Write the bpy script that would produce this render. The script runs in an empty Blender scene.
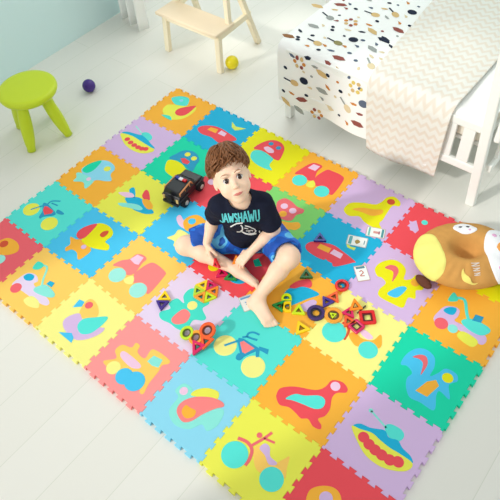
import bpy, bmesh, math, random
import numpy as np
from mathutils import Vector, Matrix, noise
from mathutils.bvhtree import BVHTree

# ------------------------------------------------------------------ camera, world, sun, exposure
SC = bpy.context.scene
COL = SC.collection
cam_d = bpy.data.cameras.new('camera'); cam = bpy.data.objects.new('camera', cam_d); COL.objects.link(cam)
CR = Vector((0.77862212, 0.62454931, -0.06071032)); CD = Vector((0.46104265, -0.63502987, -0.61981992)); CF = Vector((-0.42566097, 0.45461546, -0.78239218))
m = Matrix.Identity(4)
for r in range(3):
    m[r][0] = CR[r]; m[r][1] = -CD[r]; m[r][2] = -CF[r]
m.translation = Vector((2.16076, -1.84466, 2.03495))
cam.matrix_world = m
cam_d.sensor_width = 36; cam_d.lens = 591.54/500*36; cam_d.clip_start = .05
SC.camera = cam
world = bpy.data.worlds.new('daylight'); SC.world = world; world.use_nodes = True
wn = world.node_tree.nodes['Background']; wn.inputs[0].default_value = (.99, 1, 1, 1); wn.inputs[1].default_value = .77
sun_d = bpy.data.lights.new('sun', 'SUN'); sun = bpy.data.objects.new('sun', sun_d); COL.objects.link(sun)
EL = math.radians(30); AZ = math.radians(67)
sdir = Vector((math.cos(AZ)*math.cos(EL), math.sin(AZ)*math.cos(EL), -math.sin(EL)))
sun.rotation_euler = sdir.to_track_quat('-Z', 'Y').to_euler()
sun_d.energy = 1.85; sun_d.angle = math.radians(3); sun_d.color = (1, .98, .94)
def area(name, loc, target, sx, sy, power, col, spread=180):
    d = bpy.data.lights.new(name, 'AREA'); d.shape = 'RECTANGLE'; d.size = sx; d.size_y = sy; d.energy = power; d.color = col; d.spread = math.radians(spread)
    o = bpy.data.objects.new(name, d); COL.objects.link(o); o.location = loc
    o.rotation_euler = (Vector(target)-Vector(loc)).to_track_quat('-Z', 'Y').to_euler()
area('window_daylight', (-.2, 1.0, 1.7), (.6, -.6, 0), 1.6, 1.6, 17, (.99, 1, .98))
area('balcony_daylight', (-1.0, -2.3, 1.6), (.6, -.9, 0), 1.6, 1.8, 2, (1, 1, 1))
area('front_fill_light', (1.3, -3.0, 2.1), (1.2, .15, .3), 2.4, 1.0, 6, (1, .98, .95), 75)  # added fill lamp behind the camera, brightens the front of the bed
SC.view_settings.view_transform = 'Standard'; SC.view_settings.look = 'None'
SC.view_settings.exposure = -0.12; SC.view_settings.gamma = 1; SC.view_settings.use_curve_mapping = False

MAT_CORNERS=[[(-0.0048,-0.0038),(0.2915,0.0001),(0.5934,-0.0013),(0.9135,-0.0069),(1.1943,-0.0023),(1.5002,-0.0087),(1.8,0.0),(2.1,0.0)],[(-0.0011,-0.2995),(0.3025,-0.2911),(0.6,-0.3),(0.9077,-0.3015),(1.2046,-0.295),(1.5015,-0.2952),(1.8,-0.3),(2.1,-0.3)],[(0.0006,-0.5883),(0.304,-0.5979),(0.6,-0.6),(0.9,-0.6),(1.2,-0.6),(1.5,-0.6),(1.7954,-0.5998),(2.1009,-0.5926)],[(0.0055,-0.8978),(0.2958,-0.9044),(0.6,-0.9),(0.9,-0.9),(1.2,-0.9),(1.5015,-0.8928),(1.8004,-0.9028),(2.0996,-0.9004)],[(0.0002,-1.2002),(0.2973,-1.2051),(0.5973,-1.1964),(0.8945,-1.2084),(1.1978,-1.2107),(1.4963,-1.2054),(1.8004,-1.1998),(2.1,-1.2)],[(0.0,-1.5),(0.3,-1.5),(0.6,-1.4987),(0.9013,-1.4968),(1.2073,-1.4979),(1.4997,-1.4974),(1.8,-1.5),(2.1,-1.5)]]
TILES=[
 (0,0,'orange','orange foam puzzle tile with a turquoise-headed yellow bird at the far mat corner',[['bird_head','turq','p',[(-0.1161,0.0632),(-0.0879,0.1017),(-0.0377,0.1164),(-0.0079,0.0858),(-0.0023,0.0582),(-0.0375,0.0379),(-0.0719,0.0359)],1,0],['bird_eye','lblue','c',[(-0.0541,0.0772)],2,0.011],['bird_body','yellow','p',[(-0.0902,-0.033),(-0.0924,0.0093),(-0.0514,0.0335),(-0.0057,0.0521),(0.0466,0.0827),(0.0688,0.0484),(0.0651,-0.0151),(0.0356,-0.0593),(-0.0104,-0.0765),(-0.0593,-0.0613)],1,0],['bird_wing','red','p',[(-0.0163,-0.0135),(-0.0176,0.0166),(0.0048,0.0505),(0.0417,0.0881),(0.0501,0.069),(0.052,0.0088),(0.0352,-0.021),(0.0066,-0.0284)],2,0],['bird_tail','turq2','p',[(-0.0614,-0.075),(-0.0163,-0.0563),(0.0162,-0.0763),(-0.0069,-0.0801)],2,0]]),
 (0,1,'purple','lilac foam puzzle tile with a toy ship on the far left mat edge',[['ship_aerial','mint','s',[(-0.1117,0.0797),(-0.0347,0.0532)],1,0.007],['ship_funnel','turq','p',[(-0.0287,0.0401),(-0.0403,0.0632),(-0.0151,0.0784),(0.0211,0.0688),(0.0352,0.0501),(0.0308,0.0323),(0.003,0.0335)],1,0],['ship_deck','blue','p',[(-0.1336,-0.0012),(-0.1111,0.0213),(-0.0539,0.0365),(-0.0258,0.0444),(0.0199,0.0361),(0.0588,0.0236),(0.1007,0.0094),(0.0449,0.0005),(-0.0217,0.0049),(-0.0841,0.0041)],2,0],['ship_hull','yellow','p',[(-0.134,-0.0097),(-0.0721,0.0101),(0.0021,0.0079),(0.0767,0.0038),(0.1015,0.0033),(0.1064,-0.0174),(0.0731,-0.0537),(0.0163,-0.067),(-0.0449,-0.0597),(-0.0886,-0.0414)],3,0],['ship_portholes','red','cs',[(-0.0699,-0.0228),(-0.0372,-0.0307),(-0.0067,-0.0342),(0.0219,-0.0344),(0.0464,-0.0307),(0.0642,-0.0205)],4,0.015]]),
 (0,2,'orange','orange foam puzzle tile with a light blue turtle beside the turquoise bicycle tile',[['turtle_foot','mint2','p',[(-0.0986,-0.0496),(-0.0842,-0.0342),(-0.0252,-0.0185),(0.0122,-0.028),(0.0241,-0.0701),(0.0182,-0.0963),(-0.0221,-0.0726),(-0.0671,-0.0963),(-0.0755,-0.0695)],1,0],['turtle_body','lblue','p',[(-0.0991,-0.0133),(-0.0953,0.0317),(-0.0694,0.082),(-0.0303,0.104),(0.0169,0.0999),(0.042,0.0806),(0.0508,0.0454),(0.0861,0.0191),(0.0668,-0.0016),(0.0259,-0.0204),(0.0087,-0.0407),(-0.0237,-0.0278),(-0.0675,-0.0329)],2,0],['turtle_shell','green','p',[(-0.095,-0.0105),(-0.0971,0.0251),(-0.0832,0.0616),(-0.0617,0.0873),(-0.0487,0.0591),(-0.0419,0.0164),(-0.052,-0.0147),(-0.0749,-0.0225)],3,0],['turtle_eye','yellow','c',[(0.0081,0.062)],3,0.0175],['turtle_spot','pink2','c',[(-0.0148,-0.042)],3,0.012]]),
 (0,3,'turq','turquoise foam puzzle tile with a yellow-wheeled bicycle near the green stool',[['bicycle_wheel','yellow','c',[(-0.0881,-0.0414)],1,0.04],['bicycle_wheel','yellow','c',[(0.0555,-0.0488)],1,0.04],['bicycle_frame','blue2','p',[(-0.0709,0.0153),(-0.0539,0.0274),(0.0264,0.0131),(0.0295,-0.0065),(-0.0015,-0.0362),(-0.005,-0.0527),(-0.0197,-0.0493),(-0.0335,-0.0189)],2,0],['bicycle_panel','red','l',[(-0.0509,0.0095),(-0.0382,0.0164),(0.0089,0.0147),(0.0144,-0.0009),(-0.0073,-0.0274),(-0.038,-0.0111)],3,0],['bicycle_fork','blue2','s',[(-0.0894,-0.0446),(-0.064,0.0013),(-0.0519,0.0155)],3,0.007],['bicycle_handlebar','blue2','s',[(-0.0475,0.0153),(-0.0491,0.0511),(-0.0135,0.0764)],3,0.007],['bicycle_handlebar','blue2','s',[(-0.0396,0.0433),(-0.0023,0.0497)],3,0.006],['bicycle_saddle','blue2','p',[(0.0201,0.0337),(0.0617,0.0351),(0.0604,0.0233),(0.0292,0.0151)],2,0]]),
 (0,4,'red2','red foam puzzle tile with an orange fish at the photo’s left edge',[['fish_body','orange','p',[(-0.0523,0.0159),(-0.0512,0.0486),(-0.0334,0.0804),(0.0106,0.0904),(0.0478,0.0813),(0.0684,0.0578),(0.055,0.0255),(0.0194,-0.0032),(-0.0227,-0.0055)],1,0],['fish_eye','brick','c',[(-0.019,0.0472)],2,0.02],['fish_spot','mint','c',[(0.0389,-0.0197)],1,0.026]]),
 (1,0,'blue','bright blue foam puzzle tile with a red racing car and a gull behind the boy',[['car_body','red','p',[(-0.1209,-0.0478),(-0.1144,-0.0161),(-0.0714,0.0135),(-0.0215,0.0235),(0.0414,0.0172),(0.0958,0.0086),(0.1015,-0.0096),(0.0744,-0.0389),(0.0733,-0.0655),(0.0328,-0.0678),(-0.019,-0.0578),(-0.0795,-0.0664)],1,0],['car_window','orange','l',[(-0.074,-0.025),(-0.0701,0.0008),(-0.0273,0.0099),(-0.0174,-0.0208)],2,0],['car_window','pink2','l',[(-0.008,-0.017),(-0.0076,0.0128),(0.0306,0.0097),(0.0359,-0.0158)],2,0],['gull','lime','l',[(-0.0075,0.0987),(0.0349,0.08),(0.0892,0.0971),(0.0713,0.0727),(0.05,0.0525),(0.0202,0.0631)],1,0]]),
 (1,1,'green','green foam puzzle tile with a blue-capped yellow duckling',[['duckling_body','yellow2','p',[(-0.0779,-0.0315),(-0.0787,-0.0087),(-0.0506,0.0056),(-0.0053,0.0057),(0.0312,-0.0073),(0.0631,-0.0158),(0.0408,-0.0571),(0.0416,-0.0839),(-0.0049,-0.0862),(-0.0478,-0.0732)],1,0],['duckling_cap','blue2','p',[(-0.0908,0.0021),(-0.0809,0.0467),(-0.0659,0.0845),(-0.0273,0.1059),(0.0174,0.0992),(0.0493,0.0735),(0.0567,0.0419),(0.0721,0.0008),(0.0475,-0.0031),(0.0062,0.0065),(-0.0332,0.0136),(-0.0643,0.0024)],2,0],['cap_spot','yellow','c',[(-0.0296,0.0739)],3,0.015],['cap_spot','yellow','c',[(0.0173,0.0702)],3,0.015],['cap_badge','red','l',[(-0.0387,0.031),(-0.0226,0.0466),(0.0179,0.0409),(0.0203,0.0195),(-0.0076,0.0125)],3,0]]),
 (1,2,'yellow','yellow foam puzzle tile with a blue aeroplane inlay, left of the black toy car',[['plane_wing','pink2','p',[(-0.1235,-0.0198),(-0.0927,0.007),(-0.0611,0.0167),(-0.0408,0.005),(-0.0701,-0.0187)],2,0],['plane_body','blue','p',[(-0.0711,-0.0233),(-0.0408,0.005),(-0.0049,0.0181),(0.043,0.0027),(0.0881,-0.0025),(0.1097,-0.0148),(0.0848,-0.039),(0.0478,-0.0499),(0.0108,-0.0531),(-0.0436,-0.0401)],1,0],['plane_fin','blue','p',[(-0.0948,0.0251),(-0.084,0.0496),(-0.036,0.0084),(-0.0521,-0.0001)],1,0],['plane_wing','mint2','p',[(-0.0739,-0.0665),(-0.0249,-0.0344),(0.0165,-0.019),(0.0491,-0.0257),(0.0407,-0.0429),(-0.0088,-0.0578),(-0.0502,-0.0732)],2,0],['plane_cockpit','red','p',[(-0.0141,0.0337),(-0.028,0.0696),(-0.0082,0.0719),(0.0348,0.0368),(0.015,0.0226)],2,0],['plane_nose','orange','p',[(0.0066,0.0148),(0.0302,0.0316),(0.0719,0.0187),(0.0846,-0.0022),(0.0668,-0.0131),(0.0336,-0.004)],3,0]]),
 (1,3,'blue3','sky blue foam puzzle tile with a yellow turtle with a red shell',[['turtle_foot','orange','p',[(-0.1001,-0.043),(-0.068,-0.0371),(-0.0437,-0.0246),(0.0323,-0.0344),(0.0404,-0.0773),(0.0298,-0.1091),(-0.0058,-0.0866),(-0.0376,-0.088),(-0.0519,-0.1103),(-0.0692,-0.0982),(-0.0678,-0.0722)],1,0],['turtle_body','yellow2','p',[(-0.0468,-0.0218),(-0.0555,0.0282),(-0.0623,0.0774),(-0.0393,0.1003),(0.0022,0.106),(0.0369,0.0948),(0.0538,0.0713),(0.053,0.0333),(0.0845,0.0282),(0.0985,0.0068),(0.0725,-0.0101),(0.0272,-0.0282),(-0.0105,-0.0327)],2,0],['turtle_shell','red','p',[(-0.0857,-0.0193),(-0.0966,0.0088),(-0.0867,0.0472),(-0.0578,0.0838),(-0.0459,0.0454),(-0.0413,-0.0056),(-0.0567,-0.0259)],3,0],['turtle_eye','brick','p',[(0.0029,0.0446),(0.0004,0.0685),(0.0175,0.0849),(0.0288,0.0684),(0.0251,0.0433)],3,0],['turtle_spot','purple','c',[(-0.0045,-0.0462)],3,0.012]]),
 (1,4,'orange2','pale orange foam puzzle tile with a crane lorry on the lower left edge',[['crane_body','purple2','p',[(-0.0991,-0.0731),(-0.1047,-0.0313),(-0.0942,0.0096),(-0.0564,0.0239),(-0.0234,0.0086),(-0.0206,-0.0154),(0.0867,-0.0255),(0.1107,-0.045),(0.0766,-0.0603),(-0.0377,-0.0666)],1,0],['crane_window','blue','p',[(-0.0942,-0.0144),(-0.0879,0.0102),(-0.0579,0.0162),(-0.0474,-0.0051),(-0.069,-0.0209)],2,0],['crane_wheel','red2','c',[(-0.0718,-0.0724)],2,0.025],['crane_track','yellow3','p',[(0.0057,-0.0915),(0.0185,-0.0569),(0.0675,-0.0583),(0.0881,-0.08),(0.0456,-0.0992)],2,0],['crane_arm','mint2','s',[(-0.0915,0.0628),(-0.0515,0.0811),(-0.0126,0.0296),(0.0149,-0.0023)],2,0.009],['crane_hook','turq2','p',[(-0.0979,0.0378),(-0.1085,0.0763),(-0.0713,0.0802),(-0.0701,0.0513)],3,0],['crane_deck','mint2','p',[(-0.0047,-0.0192),(0.0221,0.016),(0.0847,0.0108),(0.0976,-0.0074),(0.0622,-0.0272),(0.0064,-0.0367)],3,0],['crane_cab','blue','l',[(0.0193,0.0204),(0.0195,0.0401),(0.045,0.0457),(0.0519,0.0224)],4,0]]),
 (2,0,'yellow2','bright yellow foam puzzle tile with a red-capped turquoise duckling by the boy',[['duckling_body','turq','p',[(-0.0724,-0.0325),(-0.0679,-0.0042),(-0.0357,0.012),(0.0138,0.0053),(0.0445,-0.0004),(0.0548,-0.048),(0.087,-0.0697),(0.0542,-0.0809),(0.0021,-0.0813),(-0.048,-0.0651)],1,0],['duckling_cap','red','p',[(-0.0846,0.0032),(-0.0744,0.0615),(-0.0444,0.1044),(0.0017,0.1144),(0.0424,0.0917),(0.0646,0.0445),(0.0728,0.0047),(0.0457,-0.002),(0.0012,0.0102),(-0.0434,0.0104)],2,0],['cap_spot','blue2','c',[(-0.0316,0.0784)],3,0.013],['cap_spot','blue2','c',[(0.0182,0.0748)],3,0.013],['cap_badge','pink2','p',[(-0.0427,0.0324),(-0.0316,0.0528),(0.0073,0.0483),(0.0181,0.0307),(-0.005,0.0183)],3,0]]),
 (2,1,'red','red foam puzzle tile mostly hidden behind the boy, right of the black toy car',[['flower','pink2','c',[(-0.1013,-0.0013)],1,0.02]]),
 (2,2,'blue3','blue foam puzzle tile with an orange elephant, touching the boy’s bent knee at left',[['elephant_foot','yellow3','p',[(-0.0341,-0.0849),(-0.0205,-0.052),(-0.0252,-0.0205),(0.0033,-0.0116),(0.0539,-0.0155),(0.1021,-0.0261),(0.0772,-0.0833),(0.0523,-0.0981),(0.0213,-0.1015),(0.0041,-0.0801)],1,0],['elephant_trunk','pink2','p',[(-0.0823,0.0276),(-0.0811,0.0503),(-0.0501,0.0387),(-0.0107,0.0252),(-0.0016,0.0024),(-0.0431,0.0019)],1,0],['elephant_head','orange','p',[(-0.0368,0.0243),(-0.042,0.0626),(-0.0173,0.0961),(0.0232,0.0973),(0.0574,0.0897),(0.0851,0.1024),(0.0752,0.0694),(0.0538,0.0388),(0.0331,0.0075),(0.0004,-0.002)],2,0],['elephant_eye','blue3','c',[(-0.0084,0.0531)],3,0.018]]),
 (2,3,'orange2','orange foam puzzle tile with a coral red truck with mint wheels',[['truck_cab','coral','p',[(-0.1202,-0.0392),(-0.1109,0.0001),(-0.0856,0.0294),(-0.0805,0.0638),(-0.059,0.0794),(-0.0252,0.0756),(-0.0223,0.043),(-0.0117,-0.0132),(-0.0349,-0.0386),(-0.0762,-0.0232)],1,0],['truck_cargo','coral','p',[(-0.0117,-0.0005),(-0.0006,0.0588),(0.0239,0.0788),(0.0904,0.072),(0.1042,0.0508),(0.1149,-0.0475),(0.0932,-0.0495),(0.0555,-0.0263),(0.0175,-0.0511),(-0.0072,-0.0204)],1,0],['truck_window','pink2','l',[(-0.0826,0.0294),(-0.0741,0.0674),(-0.0399,0.0714),(-0.0304,0.0295),(-0.0491,0.0234)],2,0],['truck_wheel','mint','c',[(-0.0659,-0.0634)],2,0.038],['truck_wheel','mint','c',[(0.0644,-0.0656)],2,0.038],['truck_lamp','yellow3','p',[(-0.0267,-0.0608),(-0.0081,-0.0263),(0.0142,-0.0412),(0.0186,-0.0616),(-0.0046,-0.0725)],2,0]]),
 (2,4,'yellow3','pale yellow foam puzzle tile with a lilac duck',[['duck_head','orange2','p',[(-0.0543,0.0111),(-0.0726,0.0561),(-0.063,0.085),(-0.0204,0.0799),(0.0182,0.0504),(0.0213,0.01),(-0.031,-0.0004)],1,0],['duck_body','purple','p',[(-0.0734,-0.0603),(-0.0744,-0.0279),(-0.0495,0.0069),(-0.0112,-0.0047),(0.0608,0.0094),(0.0874,0.0218),(0.0925,-0.002),(0.0778,-0.0403),(0.0543,-0.0705),(0.0243,-0.0866),(-0.0385,-0.0812)],2,0],['duck_eye','red2','c',[(-0.0475,0.0579)],2,0.017],['duck_beak','blue3','l',[(-0.0959,0.0094),(-0.103,0.0534),(-0.0757,0.0587),(-0.0672,0.0355)],1,0],['duck_wing','turq','p',[(-0.0106,-0.0371),(-0.0153,-0.0011),(0.0163,0.0319),(0.0547,0.065),(0.0674,0.0489),(0.0667,-0.0047),(0.0545,-0.0368),(0.0254,-0.0539)],3,0],['duck_tail','blue3','l',[(-0.0499,-0.1035),(-0.0031,-0.0733),(0.0203,-0.0832),(0.0305,-0.1045)],3,0]]),
 (3,0,'orange','orange foam puzzle tile with a red truck,',[['truck_cab','red','p',[(-0.1081,-0.0256),(-0.1003,0.0272),(-0.0851,0.0762),(-0.0639,0.0935),(-0.0267,0.0909),(-0.0267,0.0458),(-0.0078,-0.0106),(-0.0383,-0.0252),(-0.0695,-0.0101)],1,0],['truck_cargo','red','p',[(-0.0121,0.0071),(0.0019,0.0813),(0.0309,0.0923),(0.0843,0.0925),(0.1077,0.0688),(0.1184,-0.0326),(0.0954,-0.039),(0.0654,-0.0122),(0.0183,-0.0343)],1,0],['truck_window','pink2','l',[(-0.0793,0.042),(-0.0711,0.08),(-0.0355,0.0846),(-0.0372,0.0455)],2,0],['truck_wheel','turq','c',[(-0.0622,-0.049)],2,0.036],['truck_wheel','turq','c',[(0.0643,-0.0489)],2,0.036],['truck_lamp','yellow','p',[(-0.0242,-0.0473),(-0.0095,-0.0141),(0.0157,-0.0305),(0.0155,-0.0555),(-0.0097,-0.0621)],2,0]]),
 (3,1,'lgreen','light green foam puzzle tile with a pink frog',[['frog_body','orange','p',[(0.017,-0.0125),(0.0595,0.0097),(0.0901,0.0318),(0.1117,0.0146),(0.1036,-0.0135),(0.0784,-0.0266),(0.0804,-0.0502),(0.0677,-0.0644),(0.0328,-0.0543)],1,0],['frog_head','coral2','p',[(-0.0645,0.0775),(-0.0503,0.115),(-0.0117,0.1174),(0.0285,0.1062),(0.0631,0.1096),(0.072,0.0895),(0.0562,0.0624),(0.0567,0.0242),(0.031,0.0058),(-0.0044,0.0085),(-0.0407,0.0407)],2,0],['frog_eye','pink2','c',[(-0.0213,0.0738)],3,0.017],['frog_eye','pink2','c',[(0.0271,0.0732)],3,0.017],['frog_nose','orange','c',[(0.002,0.0319)],3,0.018]]),
 (3,2,'red','red foam puzzle tile under the boy’s crossed shin',[['fish_body','blue','p',[(0.0005,-0.0546),(0.0368,-0.0327),(0.1004,-0.0496),(0.0939,-0.0837),(0.0534,-0.0993),(0.0003,-0.0823)],1,0],['fish_eye','yellow2','c',[(-0.058,-0.0835)],1,0.024],['fish_tail','green','l',[(0.0571,0.0424),(0.0696,0.0656),(0.1073,0.0418),(0.0855,0.0213)],1,0]]),
 (3,3,'purple2','pale lilac foam puzzle tile with a turquoise bear under the magnetic hexagon',[['bear_body','turq2','p',[(-0.0844,-0.089),(-0.0625,-0.0512),(-0.0849,-0.0351),(-0.0743,0.0025),(-0.0349,0.0018),(-0.0604,0.0272),(-0.0642,0.0636),(-0.0459,0.0828),(0.0087,0.0781),(0.0502,0.0647),(0.0449,0.0283),(0.0852,0.0048),(0.0819,-0.0155),(0.0515,-0.036),(0.0603,-0.0885),(0.0257,-0.1041),(-0.015,-0.1032),(-0.0592,-0.1097)],1,0],['bear_belly','coral','p',[(-0.0249,-0.0822),(-0.017,-0.0208),(0.022,-0.0209),(0.0349,-0.0609),(0.0055,-0.0932)],2,0],['bear_nose','yellow3','c',[(0.001,0.0142)],2,0.021]]),
 (3,4,'pink','pink foam puzzle tile with a yellow steam train',[['train_body','orange2','p',[(-0.1059,-0.0812),(-0.0748,-0.0434),(-0.1038,-0.021),(-0.0985,0.0128),(-0.0609,0.0259),(-0.0611,0.0508),(-0.0397,0.0517),(-0.0255,0.0258),(0.0157,0.0245),(0.0133,0.0716),(0.0926,0.0774),(0.1059,0.0635),(0.0906,0.0425),(0.098,0.0151),(0.103,-0.0386),(0.116,-0.083),(0.098,-0.0859),(0.0749,-0.0488),(0.0367,-0.0591),(-0.0268,-0.0837),(-0.0728,-0.0899)],1,0],['train_boiler','pink2','p',[(-0.0762,-0.02),(-0.0677,-0.0018),(0.0143,-0.0034),(0.0302,-0.0172),(0.0023,-0.0353),(-0.051,-0.0323)],2,0],['train_window','mint2','l',[(0.0323,0.0207),(0.0356,0.054),(0.0768,0.0608),(0.0859,0.0275),(0.061,0.0184)],2,0],['train_wheel','yellow3','c',[(-0.0537,-0.0774)],2,0.028],['train_wheel','blue3','c',[(0.0064,-0.0774)],3,0.034],['train_wheel','blue3','c',[(0.0534,-0.0678)],4,0.04]]),
 (4,0,'purple','lilac foam puzzle tile with a yellow seal,',[['seal_body','yellow2','p',[(-0.0925,-0.0728),(-0.0851,-0.0309),(-0.0378,0.0028),(0.0086,0.0237),(0.0244,0.0533),(0.0306,0.0923),(0.0551,0.1147),(0.093,0.1023),(0.1035,0.0769),(0.078,0.0612),(0.0801,0.0086),(0.0854,-0.0347),(0.0844,-0.0645),(0.1108,-0.0881),(0.0822,-0.0972),(0.055,-0.0996),(0.0225,-0.0939),(-0.011,-0.0804),(-0.0474,-0.1029),(-0.0803,-0.0943)],1,0],['seal_flipper','orange','p',[(-0.059,-0.061),(-0.0274,-0.0275),(0.0187,-0.0066),(0.0539,0.0138),(0.0635,-0.0092),(0.0337,-0.0448),(-0.0123,-0.0516)],2,0],['seal_eye','brick','c',[(0.0596,0.0784)],2,0.018]]),
 (4,1,'blue','deep blue foam puzzle tile with a red racing car, under two of the playing cards',[['car_body','red','p',[(-0.1076,-0.0573),(-0.101,-0.0281),(-0.0661,-0.0051),(-0.0122,0.0141),(0.0407,0.0087),(0.1119,-0.0057),(0.1068,-0.0189),(0.0579,-0.0787),(0.0377,-0.0703),(0.0209,-0.072),(0.0039,-0.0685),(-0.0003,-0.0768),(-0.0339,-0.0821),(-0.0856,-0.0764)],1,0],['car_window','orange','l',[(-0.0607,-0.0398),(-0.0611,-0.0125),(-0.0075,-0.0066),(-0.0042,-0.0347)],2,0],['car_window','pink2','l',[(0.0012,-0.0329),(0.0039,-0.0038),(0.0499,-0.0029),(0.0543,-0.0307)],2,0],['gull','lime','l',[(0.0246,0.0584),(0.0539,0.051),(0.075,0.0587),(0.0764,0.0412),(0.0436,0.0392)],1,0]]),
 (4,2,'orange','orange foam puzzle tile with a blue fish with red arc beside the boy’s shin',[['fish_tail','purple','p',[(0.0549,-0.0186),(0.0776,0.0276),(0.1018,0.0244),(0.0976,-0.0301),(0.059,-0.0339)],1,0],['fish_body','blue','p',[(-0.0323,-0.015),(-0.0257,0.0245),(0.0133,0.0592),(0.0557,0.0687),(0.0867,0.0641),(0.0612,0.0214),(0.0381,-0.0243),(0.0188,-0.0553),(-0.0042,-0.0623)],2,0],['fish_fin','red','p',[(-0.0346,0.0249),(-0.0258,0.0639),(0.0046,0.1013),(0.0288,0.0952),(0.0371,0.0724),(0.0082,0.0564),(-0.0143,0.0285)],3,0]]),
 (4,3,'turq','turquoise foam puzzle tile with a yellow-wheeled bicycle by the boy’s foot',[['bicycle_wheel','yellow3','c',[(-0.071,-0.046)],1,0.045],['bicycle_wheel','yellow3','c',[(0.0724,-0.0519)],1,0.046],['bicycle_frame','blue2','l',[(-0.0501,0.0114),(-0.0323,0.0197),(0.0453,0.0234),(0.065,-0.0073),(0.0566,-0.0155),(0.0403,0.0051),(0.0182,-0.0424),(-0.0027,-0.0388),(-0.0454,-0.0021)],2,0],['bicycle_panel','coral','l',[(-0.0335,-0.0011),(-0.0263,0.0122),(0.0287,0.0119),(0.0134,-0.0277),(0.0011,-0.0291)],3,0],['bicycle_fork','blue2','s',[(-0.0733,-0.0487),(-0.0425,0.0021)],3,0.009],['bicycle_handlebar','blue2','s',[(-0.0403,0.0217),(-0.0261,0.0344),(-0.0091,0.039),(0.0145,0.0467)],3,0.008],['bicycle_handlebar','blue2','s',[(-0.0272,0.0335),(-0.0317,0.0503),(-0.0183,0.0654),(0.0064,0.0706)],3,0.008],['bicycle_pedal','blue2','p',[(-0.0032,-0.0642),(-0.0075,-0.0405),(0.0172,-0.0412),(0.0147,-0.0622)],3,0],['bicycle_saddle','blue2','l',[(0.0373,0.0291),(0.0754,0.0411),(0.0843,0.0216),(0.0464,0.0174)],3,0]]),
 (4,4,'lblue','light blue foam puzzle tile with a mint bird with a heart',[['bird_body','mint2','p',[(-0.0659,-0.0641),(-0.0709,-0.0154),(-0.0985,-0.0007),(-0.0915,0.0381),(-0.0529,0.0428),(-0.031,0.0237),(0.0433,0.0276),(0.095,0.0496),(0.1145,-0.003),(0.0989,-0.0455),(0.0674,-0.039),(0.0435,-0.0796),(-0.0025,-0.0981),(-0.0423,-0.0889)],1,0],['bird_tail','yellow','p',[(-0.0358,0.02),(-0.0384,0.0448),(-0.0094,0.0776),(0.034,0.0907),(0.0498,0.0673),(0.0213,0.0527)],2,0],['bird_wing','coral','p',[(-0.0394,-0.0568),(-0.0473,-0.0195),(-0.023,0.0227),(0.0257,0.0578),(0.0678,0.0696),(0.0867,0.0605),(0.0696,0.0372),(0.0467,-0.0059),(0.0289,-0.0541),(0.0031,-0.0738)],3,0],['bird_heart','orange','p',[(-0.026,-0.0424),(-0.0271,-0.0199),(-0.0085,-0.0178),(0.0166,-0.0143),(0.0249,-0.0352),(0.0087,-0.056),(-0.0133,-0.0541)],4,0],['bird_eye','pink2','c',[(-0.0708,0.0158)],2,0.016]]),
 (5,0,'red','red foam puzzle tile partly under the owl cushion',[['star','purple','l',[(-0.1188,0.028),(-0.1049,0.0281),(-0.0932,0.0463),(-0.0808,0.031),(-0.0572,0.0023),(-0.0608,-0.0229),(-0.0759,-0.0168),(-0.0879,-0.0199),(-0.0984,-0.0047),(-0.1103,-0.0046),(-0.1062,0.0127)],1,0],['dot','turq','c',[(-0.058,0.056)],1,0.014]]),
 (5,1,'purple','lilac foam puzzle tile with a yellow squirrel, between the owl cushion and the cards',[['squirrel_body','yellow2','p',[(-0.1009,0.0097),(-0.0985,0.0531),(-0.0682,0.093),(-0.0282,0.0991),(0.0065,0.0779),(0.0226,0.0339),(0.0453,0.0526),(0.0521,0.0828),(0.0755,0.0777),(0.103,0.0631),(0.1084,0.0307),(0.0898,0.0121),(0.1062,-0.0241),(0.0814,-0.0376),(0.0889,-0.0889),(0.051,-0.0981),(-0.0147,-0.0988),(-0.0318,-0.0705),(-0.0274,-0.0277),(-0.0551,-0.0129),(-0.0735,-0.0164)],1,0],['squirrel_tail','coral2','p',[(-0.0699,0.0375),(-0.0593,0.0649),(-0.0329,0.0718),(-0.0121,0.0489),(-0.0097,-0.0068),(-0.0317,0.0397)],2,0],['squirrel_belly','blue3','p',[(0.0042,-0.0684),(0.0204,-0.0203),(0.0406,0.0024),(0.0562,-0.0058),(0.0449,-0.0626)],2,0],['squirrel_eye','orange','c',[(0.0682,0.0444)],2,0.018]]),
 (5,2,'yellow3','pale yellow foam puzzle tile with a motorbike, under the red magnetic pieces',[['motorbike_body','orange','p',[(-0.0165,-0.0203),(-0.0014,0.0016),(0.0333,-0.0052),(0.0709,0.0123),(0.0804,0.0493),(0.0943,0.0403),(0.1083,-0.0029),(0.0419,-0.044),(0.0113,-0.0409)],1,0],['motorbike_seat','pink2','p',[(0.0036,0.0259),(0.0293,0.0334),(0.0656,0.0233),(0.0544,0.0044),(0.0237,0.0078)],2,0],['motorbike_wheel','turq','c',[(-0.0687,-0.0441)],2,0.047],['motorbike_wheel','turq','c',[(0.0782,-0.034)],2,0.037],['motorbike_fork','brick','s',[(-0.0659,0.0103),(-0.04,0.0069),(-0.0233,-0.0121),(-0.0185,-0.0509)],1,0.01]]),
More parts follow.
